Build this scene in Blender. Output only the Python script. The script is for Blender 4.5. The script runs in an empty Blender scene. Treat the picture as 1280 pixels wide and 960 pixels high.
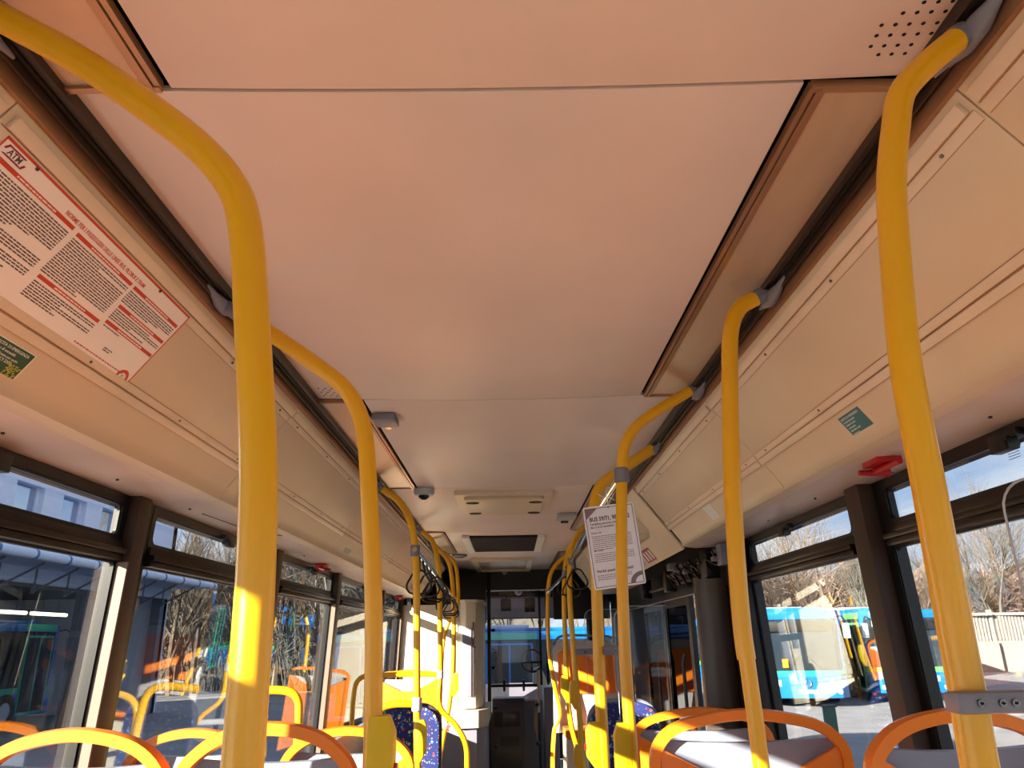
import bpy, bmesh, math, random
from mathutils import Vector, Matrix
random.seed(7)
C = bpy.context.scene.collection
SC = bpy.context.scene
def lin(c):
    return tuple((x/12.92 if x <= .04045 else ((x+.055)/1.055)**2.4) for x in (c[0]/255, c[1]/255, c[2]/255)) + (1,)

# ------------------------------------------------------------------ camera
PITCH = math.atan(320/930); ROLL = .018; YAW = .0065
cd = bpy.data.cameras.new('camera'); cam = bpy.data.objects.new('camera', cd); C.objects.link(cam)
cd.sensor_width = 36; cd.lens = 36*930/1280; cd.clip_start = .01; cd.clip_end = 500
cam.matrix_world = (Matrix.Translation((.02, 0, 1.5)) @ Matrix.Rotation(-YAW, 4, 'Z') @
                    Matrix.Rotation(math.pi/2+PITCH, 4, 'X') @ Matrix.Rotation(-ROLL, 4, 'Z'))
SC.camera = cam

# ------------------------------------------------------------------ sky, sun, exposure
W = bpy.data.worlds.new('sky'); SC.world = W; W.use_nodes = True
nt = W.node_tree; nt.nodes.clear()
def N(t, tree, **k):
    n = tree.nodes.new(t)
    for a, b in k.items(): setattr(n, a, b)
    return n
tc = N('ShaderNodeTexCoord', nt); sp = N('ShaderNodeSeparateXYZ', nt)
nt.links.new(tc.outputs['Generated'], sp.inputs[0])
rp = N('ShaderNodeValToRGB', nt)
rp.color_ramp.elements[0].position = 0; rp.color_ramp.elements[0].color = lin((205, 218, 236))
rp.color_ramp.elements[1].position = .75; rp.color_ramp.elements[1].color = lin((92, 140, 205))
e = rp.color_ramp.elements.new(.22); e.color = lin((140, 180, 226))
nt.links.new(sp.outputs['Z'], rp.inputs[0])
mp = N('ShaderNodeMapping', nt); mp.inputs['Scale'].default_value = (3, 3, 7)
nz = N('ShaderNodeTexNoise', nt); nz.inputs['Scale'].default_value = 1.5; nz.inputs['Detail'].default_value = 7
nt.links.new(tc.outputs['Generated'], mp.inputs[0]); nt.links.new(mp.outputs[0], nz.inputs[0])
cr = N('ShaderNodeValToRGB', nt); cr.color_ramp.elements[0].position = .40; cr.color_ramp.elements[1].position = .62
nt.links.new(nz.outputs['Fac'], cr.inputs[0])
mx = N('ShaderNodeMixRGB', nt); mx.inputs[2].default_value = lin((238, 240, 245))
nt.links.new(cr.outputs[0], mx.inputs[0]); nt.links.new(rp.outputs[0], mx.inputs[1])
bg = N('ShaderNodeBackground', nt); bg.inputs[1].default_value = .95
wo = N('ShaderNodeOutputWorld', nt)
nt.links.new(mx.outputs[0], bg.inputs[0]); nt.links.new(bg.outputs[0], wo.inputs[0])
sl = bpy.data.lights.new('sun', 'SUN'); sl.energy = 29; sl.angle = .009; sl.color = (1, .86, .68)
sun = bpy.data.objects.new('sun', sl); C.objects.link(sun)
sun.rotation_euler = Vector((1, .893, -.374)).to_track_quat('-Z', 'Y').to_euler()
SC.view_settings.view_transform = 'Standard'; SC.view_settings.look = 'None'
SC.view_settings.gamma = 1; SC.view_settings.use_curve_mapping = False
SC.view_settings.exposure = .44

# ------------------------------------------------------------------ materials
M = {}
def mat(name, rgb, rough=.5, metal=0, var=.06, scale=6, bump=0, bscale=60, spec=.5, stretch=None, emit=0):
    m = bpy.data.materials.new(name); m.use_nodes = True; t = m.node_tree
    b = t.nodes['Principled BSDF']; b.inputs['Roughness'].default_value = rough; b.inputs['Metallic'].default_value = metal
    b.inputs['Specular IOR Level'].default_value = spec
    co = N('ShaderNodeTexCoord', t); mpn = N('ShaderNodeMapping', t)
    if stretch: mpn.inputs['Scale'].default_value = stretch
    t.links.new(co.outputs['Object'], mpn.inputs[0])
    n = N('ShaderNodeTexNoise', t); n.inputs['Scale'].default_value = scale; n.inputs['Detail'].default_value = 5
    t.links.new(mpn.outputs[0], n.inputs[0])
    r = N('ShaderNodeValToRGB', t); c = lin(rgb)
    r.color_ramp.elements[0].position = .3; r.color_ramp.elements[1].position = .7
    r.color_ramp.elements[0].color = tuple(x*(1-var) for x in c[:3])+(1,)
    r.color_ramp.elements[1].color = tuple(min(1, x*(1+var)) for x in c[:3])+(1,)
    t.links.new(n.outputs['Fac'], r.inputs[0]); t.links.new(r.outputs[0], b.inputs['Base Color'])
    if bump:
        n2 = N('ShaderNodeTexNoise', t); n2.inputs['Scale'].default_value = bscale
        t.links.new(mpn.outputs[0], n2.inputs[0])
        bp = N('ShaderNodeBump', t); bp.inputs['Strength'].default_value = bump; bp.inputs['Distance'].default_value = .002
        t.links.new(n2.outputs['Fac'], bp.inputs['Height']); t.links.new(bp.outputs[0], b.inputs['Normal'])
    if emit:
        t.links.new(r.outputs[0], b.inputs['Emission Color']); b.inputs['Emission Strength'].default_value = emit
    M[name] = m; return m
mat('ceiling_laminate', (232, 212, 200), .42, var=.05, scale=2.2, bump=.06, bscale=9)
mat('cove_plastic', (222, 202, 170), .42, var=.04, scale=3)
mat('ledge_plastic', (214, 194, 180), .38, var=.10, scale=4)
mat('trim_strip', (228, 208, 180), .4)
mat('dark_rail', (52, 40, 30), .4, metal=.2)
mat('brown_metal', (176, 134, 98), .3, metal=.5)
mat('black_plastic', (12, 11, 11), .4)
mat('window_black', (8, 7, 6), .35)
mat('rail_bronze', (38, 28, 22), .32, metal=.4)
mat('pillar_brown', (56, 39, 28), .5)
mat('pillar_sun_tint', (112, 97, 85), .5)  # sunlight painted as a paler tone for the left pillars' rear faces
mat('mirror_glass', (170, 190, 210), .04, metal=1, var=.02)
mat('roof_dark', (25, 22, 20), .8)
mat('yellow_paint', (238, 176, 10), .3, var=.015, scale=5, spec=.6)
mat('yellow_plastic', (226, 190, 4), .45)
mat('grey_plastic', (122, 122, 134), .4)
mat('light_grey', (186, 186, 190), .4)
mat('bolt_steel', (120, 118, 116), .25, metal=1)
mat('chrome', (220, 214, 205), .12, metal=1)
mat('orange_plastic', (240, 132, 30), .3, var=.04)
mat('seat_grey', (134, 142, 162), .4)
mat('cream_panel', (210, 198, 178), .5)
mat('lavender_grey', (130, 126, 142), .45)
mat('dark_grey', (58, 58, 66), .5)
mat('floor_vinyl', (186, 172, 156), .6, var=.15, scale=30)
mat('paper', (244, 244, 255), .55, var=.02)
mat('poster_paper', (255, 246, 238), .3, var=.02)
mat('red_print', (206, 66, 44), .4, var=.02)
mat('dark_red_print', (150, 24, 60), .4, var=.02)
mat('black_print', (96, 84, 84), .5, var=.02)
mat('grey_print', (130, 118, 128), .5, var=.02)
mat('white_print', (236, 236, 230), .5, var=.02)
mat('green_sticker', (22, 84, 62), .35)
mat('yellow_print', (190, 196, 70), .4)
mat('teal_sticker', (38, 112, 122), .35)
mat('blue_sticker', (70, 110, 180), .35)
mat('hammer_red', (176, 16, 26), .3)
mat('black_hole', (16, 10, 8), .9)
mat('grille_dark', (54, 40, 32), .6)
mat('asphalt', (126, 126, 130), .85, var=.18, scale=1.2)
mat('facade_blue', (206, 216, 236), .7)
mat('depot_dark', (96, 102, 114), .8)
mat('canopy_grey', (170, 186, 212), .55)
mat('concrete_pale', (128, 122, 118), .8)
mat('bus_blue', (12, 92, 160), .25)
mat('bus_teal', (20, 144, 130), .3)
mat('bus_green', (80, 156, 80), .35)
mat('bus_white', (150, 160, 180), .3)
mat('bus_glass', (30, 40, 50), .12, spec=.2)
mat('curtain_white', (104, 112, 110), .7)
mat('headlight', (225, 228, 235), .1, metal=.4)
mat('rubber', (22, 22, 24), .8)
mat('bark', (88, 76, 64), .85, var=.2, scale=8)
mat('bark_grey', (74, 72, 68), .85, var=.2, scale=8)
mat('brush_tan', (112, 94, 84), .9, var=.3, scale=1.5)
mat('roof_tile', (150, 120, 110), .8)
mat('grass', (96, 104, 60), .9, var=.3)
mat('lamp_tube', (255, 240, 205), .4, var=0, emit=3.0)
mat('steel_blue', (70, 120, 170), .5)

def ribbed():
    m = mat('ribbed_cover', (200, 174, 146), .28, metal=.3, var=.1, scale=3, stretch=(4, .6, 1)); t = m.node_tree
    b = t.nodes['Principled BSDF']; co = N('ShaderNodeTexCoord', t)
    w = N('ShaderNodeTexWave', t, wave_type='BANDS', bands_direction='X'); w.inputs['Scale'].default_value = 90
    t.links.new(co.outputs['Object'], w.inputs[0])
    bp = N('ShaderNodeBump', t); bp.inputs['Strength'].default_value = .25; bp.inputs['Distance'].default_value = .001
    t.links.new(w.outputs['Fac'], bp.inputs['Height']); t.links.new(bp.outputs[0], b.inputs['Normal'])
ribbed()
def moquette():
    m = bpy.data.materials.new('moquette'); m.use_nodes = True; t = m.node_tree
    b = t.nodes['Principled BSDF']; b.inputs['Roughness'].default_value = .9
    co = N('ShaderNodeTexCoord', t)
    prev = None; base = lin((34, 46, 110))
    for i, (sc, lo, hi) in enumerate(((38, .26, .30), (85, .26, .30))):
        v = N('ShaderNodeTexVoronoi', t); v.inputs['Scale'].default_value = sc
        t.links.new(co.outputs['Object'], v.inputs['Vector'])
        r = N('ShaderNodeValToRGB', t); r.color_ramp.elements[0].position = lo; r.color_ramp.elements[0].color = (1, 1, 1, 1)
        r.color_ramp.elements[1].position = hi; r.color_ramp.elements[1].color = (0, 0, 0, 1)
        t.links.new(v.outputs['Distance'], r.inputs[0])
        s = N('ShaderNodeSeparateColor', t); t.links.new(v.outputs['Color'], s.inputs[0])
        p = N('ShaderNodeValToRGB', t); p.color_ramp.interpolation = 'CONSTANT'
        cols = [(34, 46, 110), (90, 150, 220), (34, 46, 110), (210, 80, 60), (230, 200, 120), (120, 190, 200)]
        for k, c in enumerate(cols):
            if k < 2: el = p.color_ramp.elements[k]; el.position = k/len(cols)
            else: el = p.color_ramp.elements.new(k/len(cols))
            el.color = lin(c)
        t.links.new(s.outputs[0], p.inputs[0])
        mm = N('ShaderNodeMixRGB', t); mm.inputs[1].default_value = base
        t.links.new(r.outputs[0], mm.inputs[0]); t.links.new(p.outputs[0], mm.inputs[2])
        if prev: t.links.new(prev.outputs[0], mm.inputs[1])
        prev = mm
    t.links.new(prev.outputs[0], b.inputs['Base Color']); M['moquette'] = m
moquette()
def glass(name, tint, boost=1.0):
    m = bpy.data.materials.new(name); m.use_nodes = True; t = m.node_tree; t.nodes.clear()
    o = N('ShaderNodeOutputMaterial', t); mixn = N('ShaderNodeMixShader', t)
    tr = N('ShaderNodeBsdfTransparent', t); tr.inputs[0].default_value = tuple(tint)+(1,)
    gl = N('ShaderNodeBsdfGlossy', t); gl.inputs['Roughness'].default_value = .0; gl.inputs[0].default_value = (.95, .97, 1, 1)
    fr = N('ShaderNodeFresnel', t); fr.inputs[0].default_value = 1.5
    # faint smears on the pane
    co = N('ShaderNodeTexCoord', t); n = N('ShaderNodeTexNoise', t); n.inputs['Scale'].default_value = 4
    t.links.new(co.outputs['Object'], n.inputs[0])
    mu = N('ShaderNodeMath', t, operation='MULTIPLY'); mu.inputs[1].default_value = boost
    t.links.new(fr.outputs[0], mu.inputs[0]); t.links.new(mu.outputs[0], mixn.inputs[0])
    t.links.new(tr.outputs[0], mixn.inputs[1]); t.links.new(gl.outputs[0], mixn.inputs[2]); t.links.new(mixn.outputs[0], o.inputs[0])
    M[name] = m
glass('pane_glass', (.93, .96, .97), .25)
glass('clear_screen', (.96, .97, .97), .6)
glass('dark_glass', (.04, .05, .09), .5)

# ------------------------------------------------------------------ mesh helpers
class MB:
    def __init__(s): s.v = []; s.f = []
    def box(s, x0, x1, y0, y1, z0, z1):
        b = len(s.v); s.v += [(x, y, z) for z in (z0, z1) for y in (y0, y1) for x in (x0, x1)]
        s.f += [tuple(b+i for i in q) for q in ((0, 2, 3, 1), (4, 5, 7, 6), (0, 1, 5, 4), (2, 6, 7, 3), (0, 4, 6, 2), (1, 3, 7, 5))]
        return s
    def prism(s, prof, y0, y1, axis='y'):
        b = len(s.v); n = len(prof)
        for y in (y0, y1):
            for p in prof:
                s.v.append((p[0], y, p[1]) if axis == 'y' else ((y, p[0], p[1]) if axis == 'x' else (p[0], p[1], y)))
        s.f.append(tuple(range(b, b+n))); s.f.append(tuple(range(b+2*n-1, b+n-1, -1)))
        for i in range(n): j = (i+1) % n; s.f.append((b+j, b+i, b+n+i, b+n+j))
        return s
    def tube(s, path, r, seg=12, caps=True, closed=False, sec=None):
        P = [Vector(p) for p in path]; n = len(P); b = len(s.v)
        R = r if isinstance(r, (list, tuple)) else [r]*n
        up = None
        for i, p in enumerate(P):
            if closed: t = P[(i+1) % n]-P[i-1]
            else: t = P[min(i+1, n-1)]-P[max(i-1, 0)]
            t.normalize()
            if up is None:
                up = t.cross(Vector((0, 1, 0)))
                if up.length < .1: up = t.cross(Vector((0, 0, 1)))
            up = (up-t*up.dot(t)).normalized(); w = t.cross(up)
            if sec: s.v += [tuple(p+up*a+w*c) for a, c in sec]
            else: s.v += [tuple(p+(up*math.cos(2*math.pi*k/seg)+w*math.sin(2*math.pi*k/seg))*R[i]) for k in range(seg)]
        if sec: seg = len(sec)
        for i in range(n if closed else n-1):
            j = (i+1) % n
            for k in range(seg):
                l = (k+1) % seg; s.f.append((b+i*seg+k, b+i*seg+l, b+j*seg+l, b+j*seg+k))
        if caps and not closed:
            s.f.append(tuple(b+k for k in range(seg-1, -1, -1))); s.f.append(tuple(b+(n-1)*seg+k for k in range(seg)))
        return s
    def cyl(s, p, q, r, seg=14): return s.tube([p, q], r, seg)
    def quad(s, *p):
        b = len(s.v); s.v += [tuple(q) for q in p]; s.f.append(tuple(range(b, b+len(p)))); return s
    def ring(s, X, th, y0, y1, z0, z1, bo, rad, xf=None, oz0=None):
        # frame in the Y-Z plane with a rounded opening; X may be a function of z
        fx = X if callable(X) else (lambda z: X)
        inn, out = [], []
        cs = [(y1-bo-rad, z1-bo-rad, 0), (y0+bo+rad, z1-bo-rad, 90), (y0+bo+rad, z0+bo+rad, 180), (y1-bo-rad, z0+bo+rad, 270)]
        oc = [(y1, z1), (y0, z1), (y0, z0), (y1, z0)]
        for (cy, cz, a0), o in zip(cs, oc):
            for k in range(6):
                a = math.radians(a0+k*18); inn.append((cy+rad*math.cos(a), cz+rad*math.sin(a)))
                if k < 3: out.append((o[0], cz+rad*math.sin(a)+(o[1]-cz-rad*math.sin(a))*(k/2.5)) if a0 % 180 == 0 else (cy+rad*math.cos(a)+(o[0]-cy-rad*math.cos(a))*(k/2.5), o[1]))
                else: out.append((cy+rad*math.cos(a)+(o[0]-cy-rad*math.cos(a))*((5-k)/2.5), o[1]) if a0 % 180 == 0 else (o[0], cz+rad*math.sin(a)+(o[1]-cz-rad*math.sin(a))*((5-k)/2.5)))
        n = len(inn); b = len(s.v)
        for dx in (0, th):
            for pts in (inn, out): s.v += [(fx(z)+dx, y, z) for y, z in pts]
        for i in range(n):
            j = (i+1) % n
            s.f += [(b+i, b+j, b+n+j, b+n+i), (b+2*n+i, b+3*n+i, b+3*n+j, b+2*n+j), (b+i, b+2*n+i, b+2*n+j, b+j), (b+n+i, b+n+j, b+3*n+j, b+3*n+i)]
        return s
    def build(s, name, m, parent=None, smooth=False, bevel=0, kind=None, loc=None):
        me = bpy.data.meshes.new(name); me.from_pydata(s.v, [], s.f)
        bm = bmesh.new(); bm.from_mesh(me); bmesh.ops.recalc_face_normals(bm, faces=bm.faces)
        if bevel: bmesh.ops.bevel(bm, geom=list(bm.edges), offset=bevel, segments=2, affect='EDGES', profile=.6)
        if smooth or bevel:
            for f in bm.faces: f.smooth = True
            for ed in bm.edges:
                if len(ed.link_faces) == 2 and ed.calc_face_angle(0) > math.radians(38): ed.smooth = False
        bm.to_mesh(me); bm.free()
        me.materials.append(M[m]); o = bpy.data.objects.new(name, me); C.objects.link(o)
        if parent:
            o.parent = parent; pw = Vector((0, 0, 0)); q = parent
            while q: pw += q.location; q = q.parent
            o.location = (loc or Vector((0, 0, 0))) - pw if loc is None else loc
        elif loc: o.location = loc
        if kind: o['kind'] = kind
        return o
def tag(o, label=None, cat=None, group=None, kind=None):
    for k, v in (('label', label), ('category', cat), ('group', group), ('kind', kind)):
        if v: o[k] = v
    return o
def empty(name, loc=(0, 0, 0), label=None, cat=None, group=None, kind=None, parent=None):
    o = bpy.data.objects.new(name, None); C.objects.link(o); o.location = loc; o.empty_display_size = .1
    if parent: o.parent = parent
    return tag(o, label, cat, group, kind)
def spline(pts, n=6):
    P = [Vector(p) for p in pts]; out = []
    for i in range(len(P)-1):
        a, b, c, d = P[max(i-1, 0)], P[i], P[i+1], P[min(i+2, len(P)-1)]
        # centripetal-like: scale tangents to the segment length
        L = (c-b).length
        t1 = (c-a)/max((c-a).length, 1e-6)*L; t2 = (d-b)/max((d-b).length, 1e-6)*L
        for k in range(n):
            t = k/n; h = (2*t**3-3*t**2+1, t**3-2*t**2+t, -2*t**3+3*t**2, t**3-t**2)
            out.append(b*h[0]+t1*h[1]+c*h[2]+t2*h[3])
    out.append(P[-1]); return out
def text(body, size, m, mw, parent, name='lettering', align='LEFT', bold=0, sx=1, depth=.0002):
    cu = bpy.data.curves.new(name, 'FONT'); cu.body = body; cu.size = size; cu.align_x = align
    cu.extrude = depth; cu.offset = bold; cu.resolution_u = 2
    to = bpy.data.objects.new('t', cu); C.objects.link(to)
    dg = bpy.context.evaluated_depsgraph_get(); me = bpy.data.meshes.new_from_object(to.evaluated_get(dg))
    bpy.data.objects.remove(to); bpy.data.curves.remove(cu)
    me.materials.clear(); me.materials.append(M[m])
    me.transform(mw @ Matrix.Diagonal((sx, 1, 1, 1)))
    o = bpy.data.objects.new(name, me); C.objects.link(o)
    if parent:
        o.parent = parent; pw = Vector((0, 0, 0)); q = parent
        while q: pw += q.location; q = q.parent
        o.location = -pw
    return o

# sloped panels above the windows (cove): u runs along the bus, v runs down the slope, h lifts off it
def cv(s, y, v, h=0): return Vector((s*(.675+.605*v-.797*h), y, 2.243-.797*v-.605*h))
def cmat(s, y, v, h=0):
    x = Vector((0, -s, 0)); yy = Vector((-s*.605, 0, .797)); z = x.cross(yy)
    m = Matrix((x, yy, z)).transposed().to_4x4(); m.translation = cv(s, y, v, h); return m
def cslab(mb, s, y0, y1, v0, v1, h0, h1):
    b = len(mb.v); mb.v += [tuple(cv(s, y, v, h)) for h in (h0, h1) for v in (v0, v1) for y in (y0, y1)]
    mb.f += [tuple(b+i for i in q) for q in ((0, 2, 3, 1), (4, 5, 7, 6), (0, 1, 5, 4), (2, 6, 7, 3), (0, 4, 6, 2), (1, 3, 7, 5))]
    return mb
def wx(z): return 1.125+(1.93-z)*.05      # wall leans in towards the roof

Y0, Y1 = -2.2, 8.2      # saloon from the rear wall to the driver's cab

# ------------------------------------------------------------------ floor, roof shell, walls
fl = MB().box(-1.19, 1.19, Y0, 10.9, -.06, 0).build('floor', 'floor_vinyl', kind='structure')
o = MB().box(-1.19, -.19, Y0, 3.3, .001, .38).build('trim_1', 'floor_vinyl', kind='structure')
o = MB().box(.3, 1.19, Y0, 3.3, .001, .38).build('trim_2', 'floor_vinyl', kind='structure')
MB().prism([(-1.26, 2.0), (-1.2, 2.3), (-1.0, 2.42), (1.0, 2.42), (1.2, 2.3), (1.26, 2.0), (1.26, 1.93), (1.19, 1.93), (1.16, 2.25), (.9, 2.36), (-.9, 2.36), (-1.16, 2.25), (-1.19, 1.93), (-1.26, 1.93)], Y0-.1, 11.1).build('roof', 'roof_dark', kind='structure')
MB().box(-1.19, 1.19, Y0-.08, Y0, 0, .95).box(-1.19, 1.19, Y0-.08, Y0, 1.98, 2.35).box(-1.19, -1.05, Y0-.08, Y0, .95, 1.98).box(1.05, 1.19, Y0-.08, Y0, .95, 1.98).build('wall_rear', 'dark_grey', kind='structure')  # unseen rear opening, left unglazed and enlarged to let in more light

# ceiling
ceil = empty('ceiling', (0, 0, 2.3), kind='structure')
segs = [(Y0, -.6), (-.594, .913), (.92, 2.443), (2.45, 4.013), (4.02, 5.753), (5.76, 7.233), (7.24, 9.1)]
lightside = [1, -1, 1, -1, 1, -1, 1]
def sag(x): return 2.299-.014*(1-(x/.64)**2)
for (a, b), ls in zip(segs, lightside):
    xs = [-.634 if ls > 0 else -.478, None, .478 if ls > 0 else .634]
    lo, hi = xs[0], xs[2]; pts = [lo+(hi-lo)*k/8 for k in range(9)]
    prof = [(x, sag(x)) for x in pts]+[(x, sag(x)+.012) for x in reversed(pts)]
    MB().prism(prof, a, b).build('ceiling_panel', 'ceiling_laminate', ceil, bevel=.0015)
    # ribbed lamp cover beside it
    if ls > 0: e0, e1 = .486, .632
    else: e0, e1 = -.632, -.486
    s = ls; lc = empty('light_cover', (0, (a+b)/2, 2.3))
    tag(lc, {-.594: 'ribbed metallic lamp cover with bright inner edge at top left corner of the ceiling',
             .92: 'long ribbed brownish lamp cover along the right ceiling edge, nearest on that side',
             2.45: 'ribbed lamp cover catching orange sunlight on the left ceiling edge',
             4.02: 'ribbed lamp cover on the right ceiling edge behind the hanging notice',
             5.76: 'small far lamp cover on the left ceiling edge beside the dark roof vent',
             7.24: 'farthest lamp cover on the right ceiling edge above the front poles'}.get(a, 'ribbed lamp cover at the rear end of the ceiling'), 'lamp cover', 'lamp covers along the ceiling')
    MB().box(min(s*.515, s*.632), max(s*.515, s*.632), a+.012, b-.012, 2.290, 2.298).build('cover_sheet', 'ribbed_cover', lc)
    t = MB()
    for x0, x1, z in ((.488, .497, 2.286), (.499, .506, 2.283), (.508, .515, 2.287)):
        t.box(min(s*x0, s*x1), max(s*x0, s*x1), a+.005, b-.005, z, 2.3)
    t.build('edge_trim', 'brown_metal', lc)
    for q in (a, b-.012): MB().box(min(s*.49, s*.632), max(s*.49, s*.632), q, q+.012, 2.284, 2.299).build('end_cap', 'brown_metal', lc)
def holes(x0, y0, dx, dy, nx, ny, skew):
    m = MB()
    for i in range(nx):
        for j in range(ny):
            x = x0+i*dx+(dx/2 if j % 2 else 0); y = y0+j*dy; z = sag(x)-.0006
            m.tube([(x, y, z), (x, y, z+.003)], .0032, 8)
    return m
pm_ = MB()
for y, x0, n in ((.774, .585, 3), (.791, .565, 4), (.811, .545, 5), (.830, .547, 5), (.850, .548, 4), (.867, .567, 3)):
    for k in range(n):
        x = x0+.0195*k; pm_.tube([(x, y, sag(x)-.0006), (x, y, sag(x)+.003)], .0030, 8)
pm_.build('perforation', 'black_hole', ceil, kind='stuff')
holes(-.605, 2.33, .022, .020, 6, 5, 0).build('perforation', 'black_hole', ceil, kind='stuff')

# channels (dark rails) between ceiling and cove, on both sides
for s, nm in ((-1, 'trim_3'), (1, 'trim_4')):
    tr = empty(nm, (s*.65, 3, 2.26), kind='structure')
    MB().box(min(s*.63, s*.70), max(s*.63, s*.70), Y0, 9.1, 2.275, 2.31).build('channel_back', 'dark_rail', tr)
    for x0, x1, z0, z1, mm in ((.651, .656, 2.256, 2.28, 'dark_rail'), (.664, .672, 2.236, 2.275, 'brown_metal'), (.642, .649, 2.27, 2.28, 'black_plastic')):
        MB().box(min(s*x0, s*x1), max(s*x0, s*x1), Y0, 9.1, z0, z1).build('channel_lip', mm, tr)

# coves: separate flaps with lips, strips, screws
seamsY = [Y0, -.6, .875, 2.35, 3.84, 5.3, 6.8, 8.2]
for s, side in ((-1, 'left'), (1, 'right')):
    wl = empty('wall_'+side, (s*1.16, 3, 0), kind='structure')
    G = {'left': wl}
    for a, b in zip(seamsY[:-1], seamsY[1:]):
        a += .0015; b -= .0015
        door = (s > 0 and a > 3.8 and a < 6.5)
        if door:
            a2 = a+.02 if a < 4 else a
            m = cslab(MB(), s, a2, b, .0, .395, 0, .012); m.build('door_cover_panel', 'cove_plastic', wl, bevel=.003)
            continue
        # upper flap, lower panel with rounded bulge into the ledge
        cslab(MB(), s, a, b, -.012, .262, .004, -.008).build('cove_panel', 'cove_plastic', wl, bevel=.0012)
        pr = []
        for v, h in ((.262, .0), (.34, .0), (.365, .003), (.378, .012)):
            p = cv(s, 0, v, h-.0); pr.append((p.x, p.z))
        pr += [(s*.925, 1.929), (s*.95, 1.934), (s*1.0, 1.94), (s*1.2, 1.95), (s*1.2, 1.98), (s*.9, 2.04)]
        MB().prism(pr, a, b).build('cove_panel', 'cove_plastic', wl, smooth=True)
        # raised lip near the top, flat strip and round-nosed strip lower down
        cslab(MB(), s, a+.012, b-.01, .016, .038, .004, .013).build('cover_strip', 'trim_strip', wl, bevel=.0015)
        cslab(MB(), s, a+.004, b-.004, .041, .060, .004, .006).build('cover_strip', 'trim_strip', wl, bevel=.0006)
        cslab(MB(), s, a+.004, b-.004, .236, .253, .004, .0075).build('cover_strip', 'trim_strip', wl, bevel=.001)
        cslab(MB(), s, a+.004, b-.004, .257, .276, .003, .011).build('cover_strip', 'trim_strip', wl, bevel=.0015)
        for v0, v1 in ((.0385, .0405), (.0602, .0612), (.2345, .2358), (.2535, .2565), (.2762, .2772)): cslab(MB(), s, a+.006, b-.006, v0, v1, .004, .0045).build('joint_line', 'brown_metal', wl)
        sc = MB(); n = 4
        for k in range(n):
            y = a+.1+(b-a-.2)*k/(n-1)
            for v in (.05, .2445):
                p = cv(s, y, v, .0058); q = cv(s, y, v, .0092); sc.cyl(p, q, .0032, 8)
        sc.build('screw', 'bolt_steel', wl, kind='stuff')
    # ledge under the cove above the windows
    lend = 3.86 if s > 0 else Y1
    m = MB().prism([(s*.93, 1.932), (s*.965, 1.927), (s*1.02, 1.93), (s*1.13, 1.931), (s*1.15, 1.945), (s*.95, 1.948)], Y0, lend)
    m.build('ledge', 'ledge_plastic', wl, smooth=True)
    sc = MB()
    for k in range(14):
        y = Y0+.35+k*.48
        if y < lend-.1:
            sc.cyl((s*1.04, y, 1.926), (s*1.04, y, 1.931), .004, 8)
    sc.build('screw', 'dark_rail', wl, kind='stuff')
    # below the windows
    gaps = [(Y0, Y1)] if s < 0 else [(Y0, 3.75), (6.35, Y1)]
    for a, b in gaps:
        MB().prism([(s*wx(.88)+s*.0, .88), (s*wx(.88)+s*.03, .88), (s*1.23, 0), (s*1.19, 0)], a, b).build('lower_panel', 'seat_grey' if s < 0 else 'dark_grey', wl)

# ------------------------------------------------------------------ windows and pillars
glassX = .007
def pillar(s, ya, yb, wl, mm='pillar_brown', dep=.048):
    pr = [(s*(wx(z)-d), z) for z, d in ((1.94, dep), (.86, dep))]+[(s*(wx(z)+.035), z) for z in (.86, 1.94)]
    MB().prism(pr, ya, yb).build('pillar', mm, wl, bevel=.003)
def window(n, s, ya, yb, hopper=True, latch=True):
    w = empty('window_%d' % n, (s*1.14, (ya+yb)/2, .9), kind='structure')
    f = lambda d: (lambda z: s*(wx(z)+d))
    zt = 1.93
    if hopper:
        MB().ring(f(-.004), s*.014, ya, yb, 1.785, zt, .026, .022).build('hopper_frame', 'window_black', w)
        MB().ring(f(.001), s*.009, ya+.018, yb-.018, 1.795, zt-.018, .014, .018).build('rubber_seal', 'black_plastic', w)
        g = MB().prism([(s*(wx(1.80)+glassX), 1.80), (s*(wx(1.80)+glassX+.004), 1.80), (s*(wx(1.91)+glassX+.004), 1.91), (s*(wx(1.91)+glassX), 1.91)], ya+.02, yb-.02)
        g.build('hopper_pane', 'pane_glass', w)
        # transom rail with stepped mouldings
        X = lambda d, z: s*(wx(z)-d)
        for z0, z1, d in ((1.774, 1.799, .014), (1.757, 1.772, .030), (1.738, 1.755, .022)):
            MB().prism([(X(d, z0), z0), (X(d, z1), z1), (X(-.03, z1), z1), (X(-.03, z0), z0)], ya+.006, yb-.006).build('transom_rail', 'rail_bronze', w, bevel=.002)
        if latch:
            ym = ya+(yb-ya)*.52
            la = MB(); la.box(min(X(.022, 1.9), X(-.005, 1.9)), max(X(.022, 1.9), X(-.005, 1.9)), ym-.05, ym+.05, 1.895, 1.915)
            la.box(min(X(.03, 1.9), X(.004, 1.9)), max(X(.03, 1.9), X(.004, 1.9)), ym-.03, ym+.035, 1.872, 1.9)
            la.cyl((X(.034, 1.88), ym-.018, 1.885), (X(.0, 1.88), ym-.018, 1.885), .009, 10)
            la.build('latch', 'black_plastic', w, bevel=.002)
        zt = 1.738
    MB().ring(f(.0), s*.012, ya, yb, .87, zt, .006 if hopper else .03, .010).build('window_frame', 'window_black', w)
    MB().prism([(s*(wx(.88)+glassX), .88), (s*(wx(.88)+glassX+.004), .88), (s*(wx(zt-.004)+glassX+.004), zt-.004), (s*(wx(zt-.004)+glassX), zt-.004)], ya+.005, yb-.005).build('pane', 'pane_glass', w)
    return w
L = bpy.data.objects['wall_left']; R = bpy.data.objects['wall_right']
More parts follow.
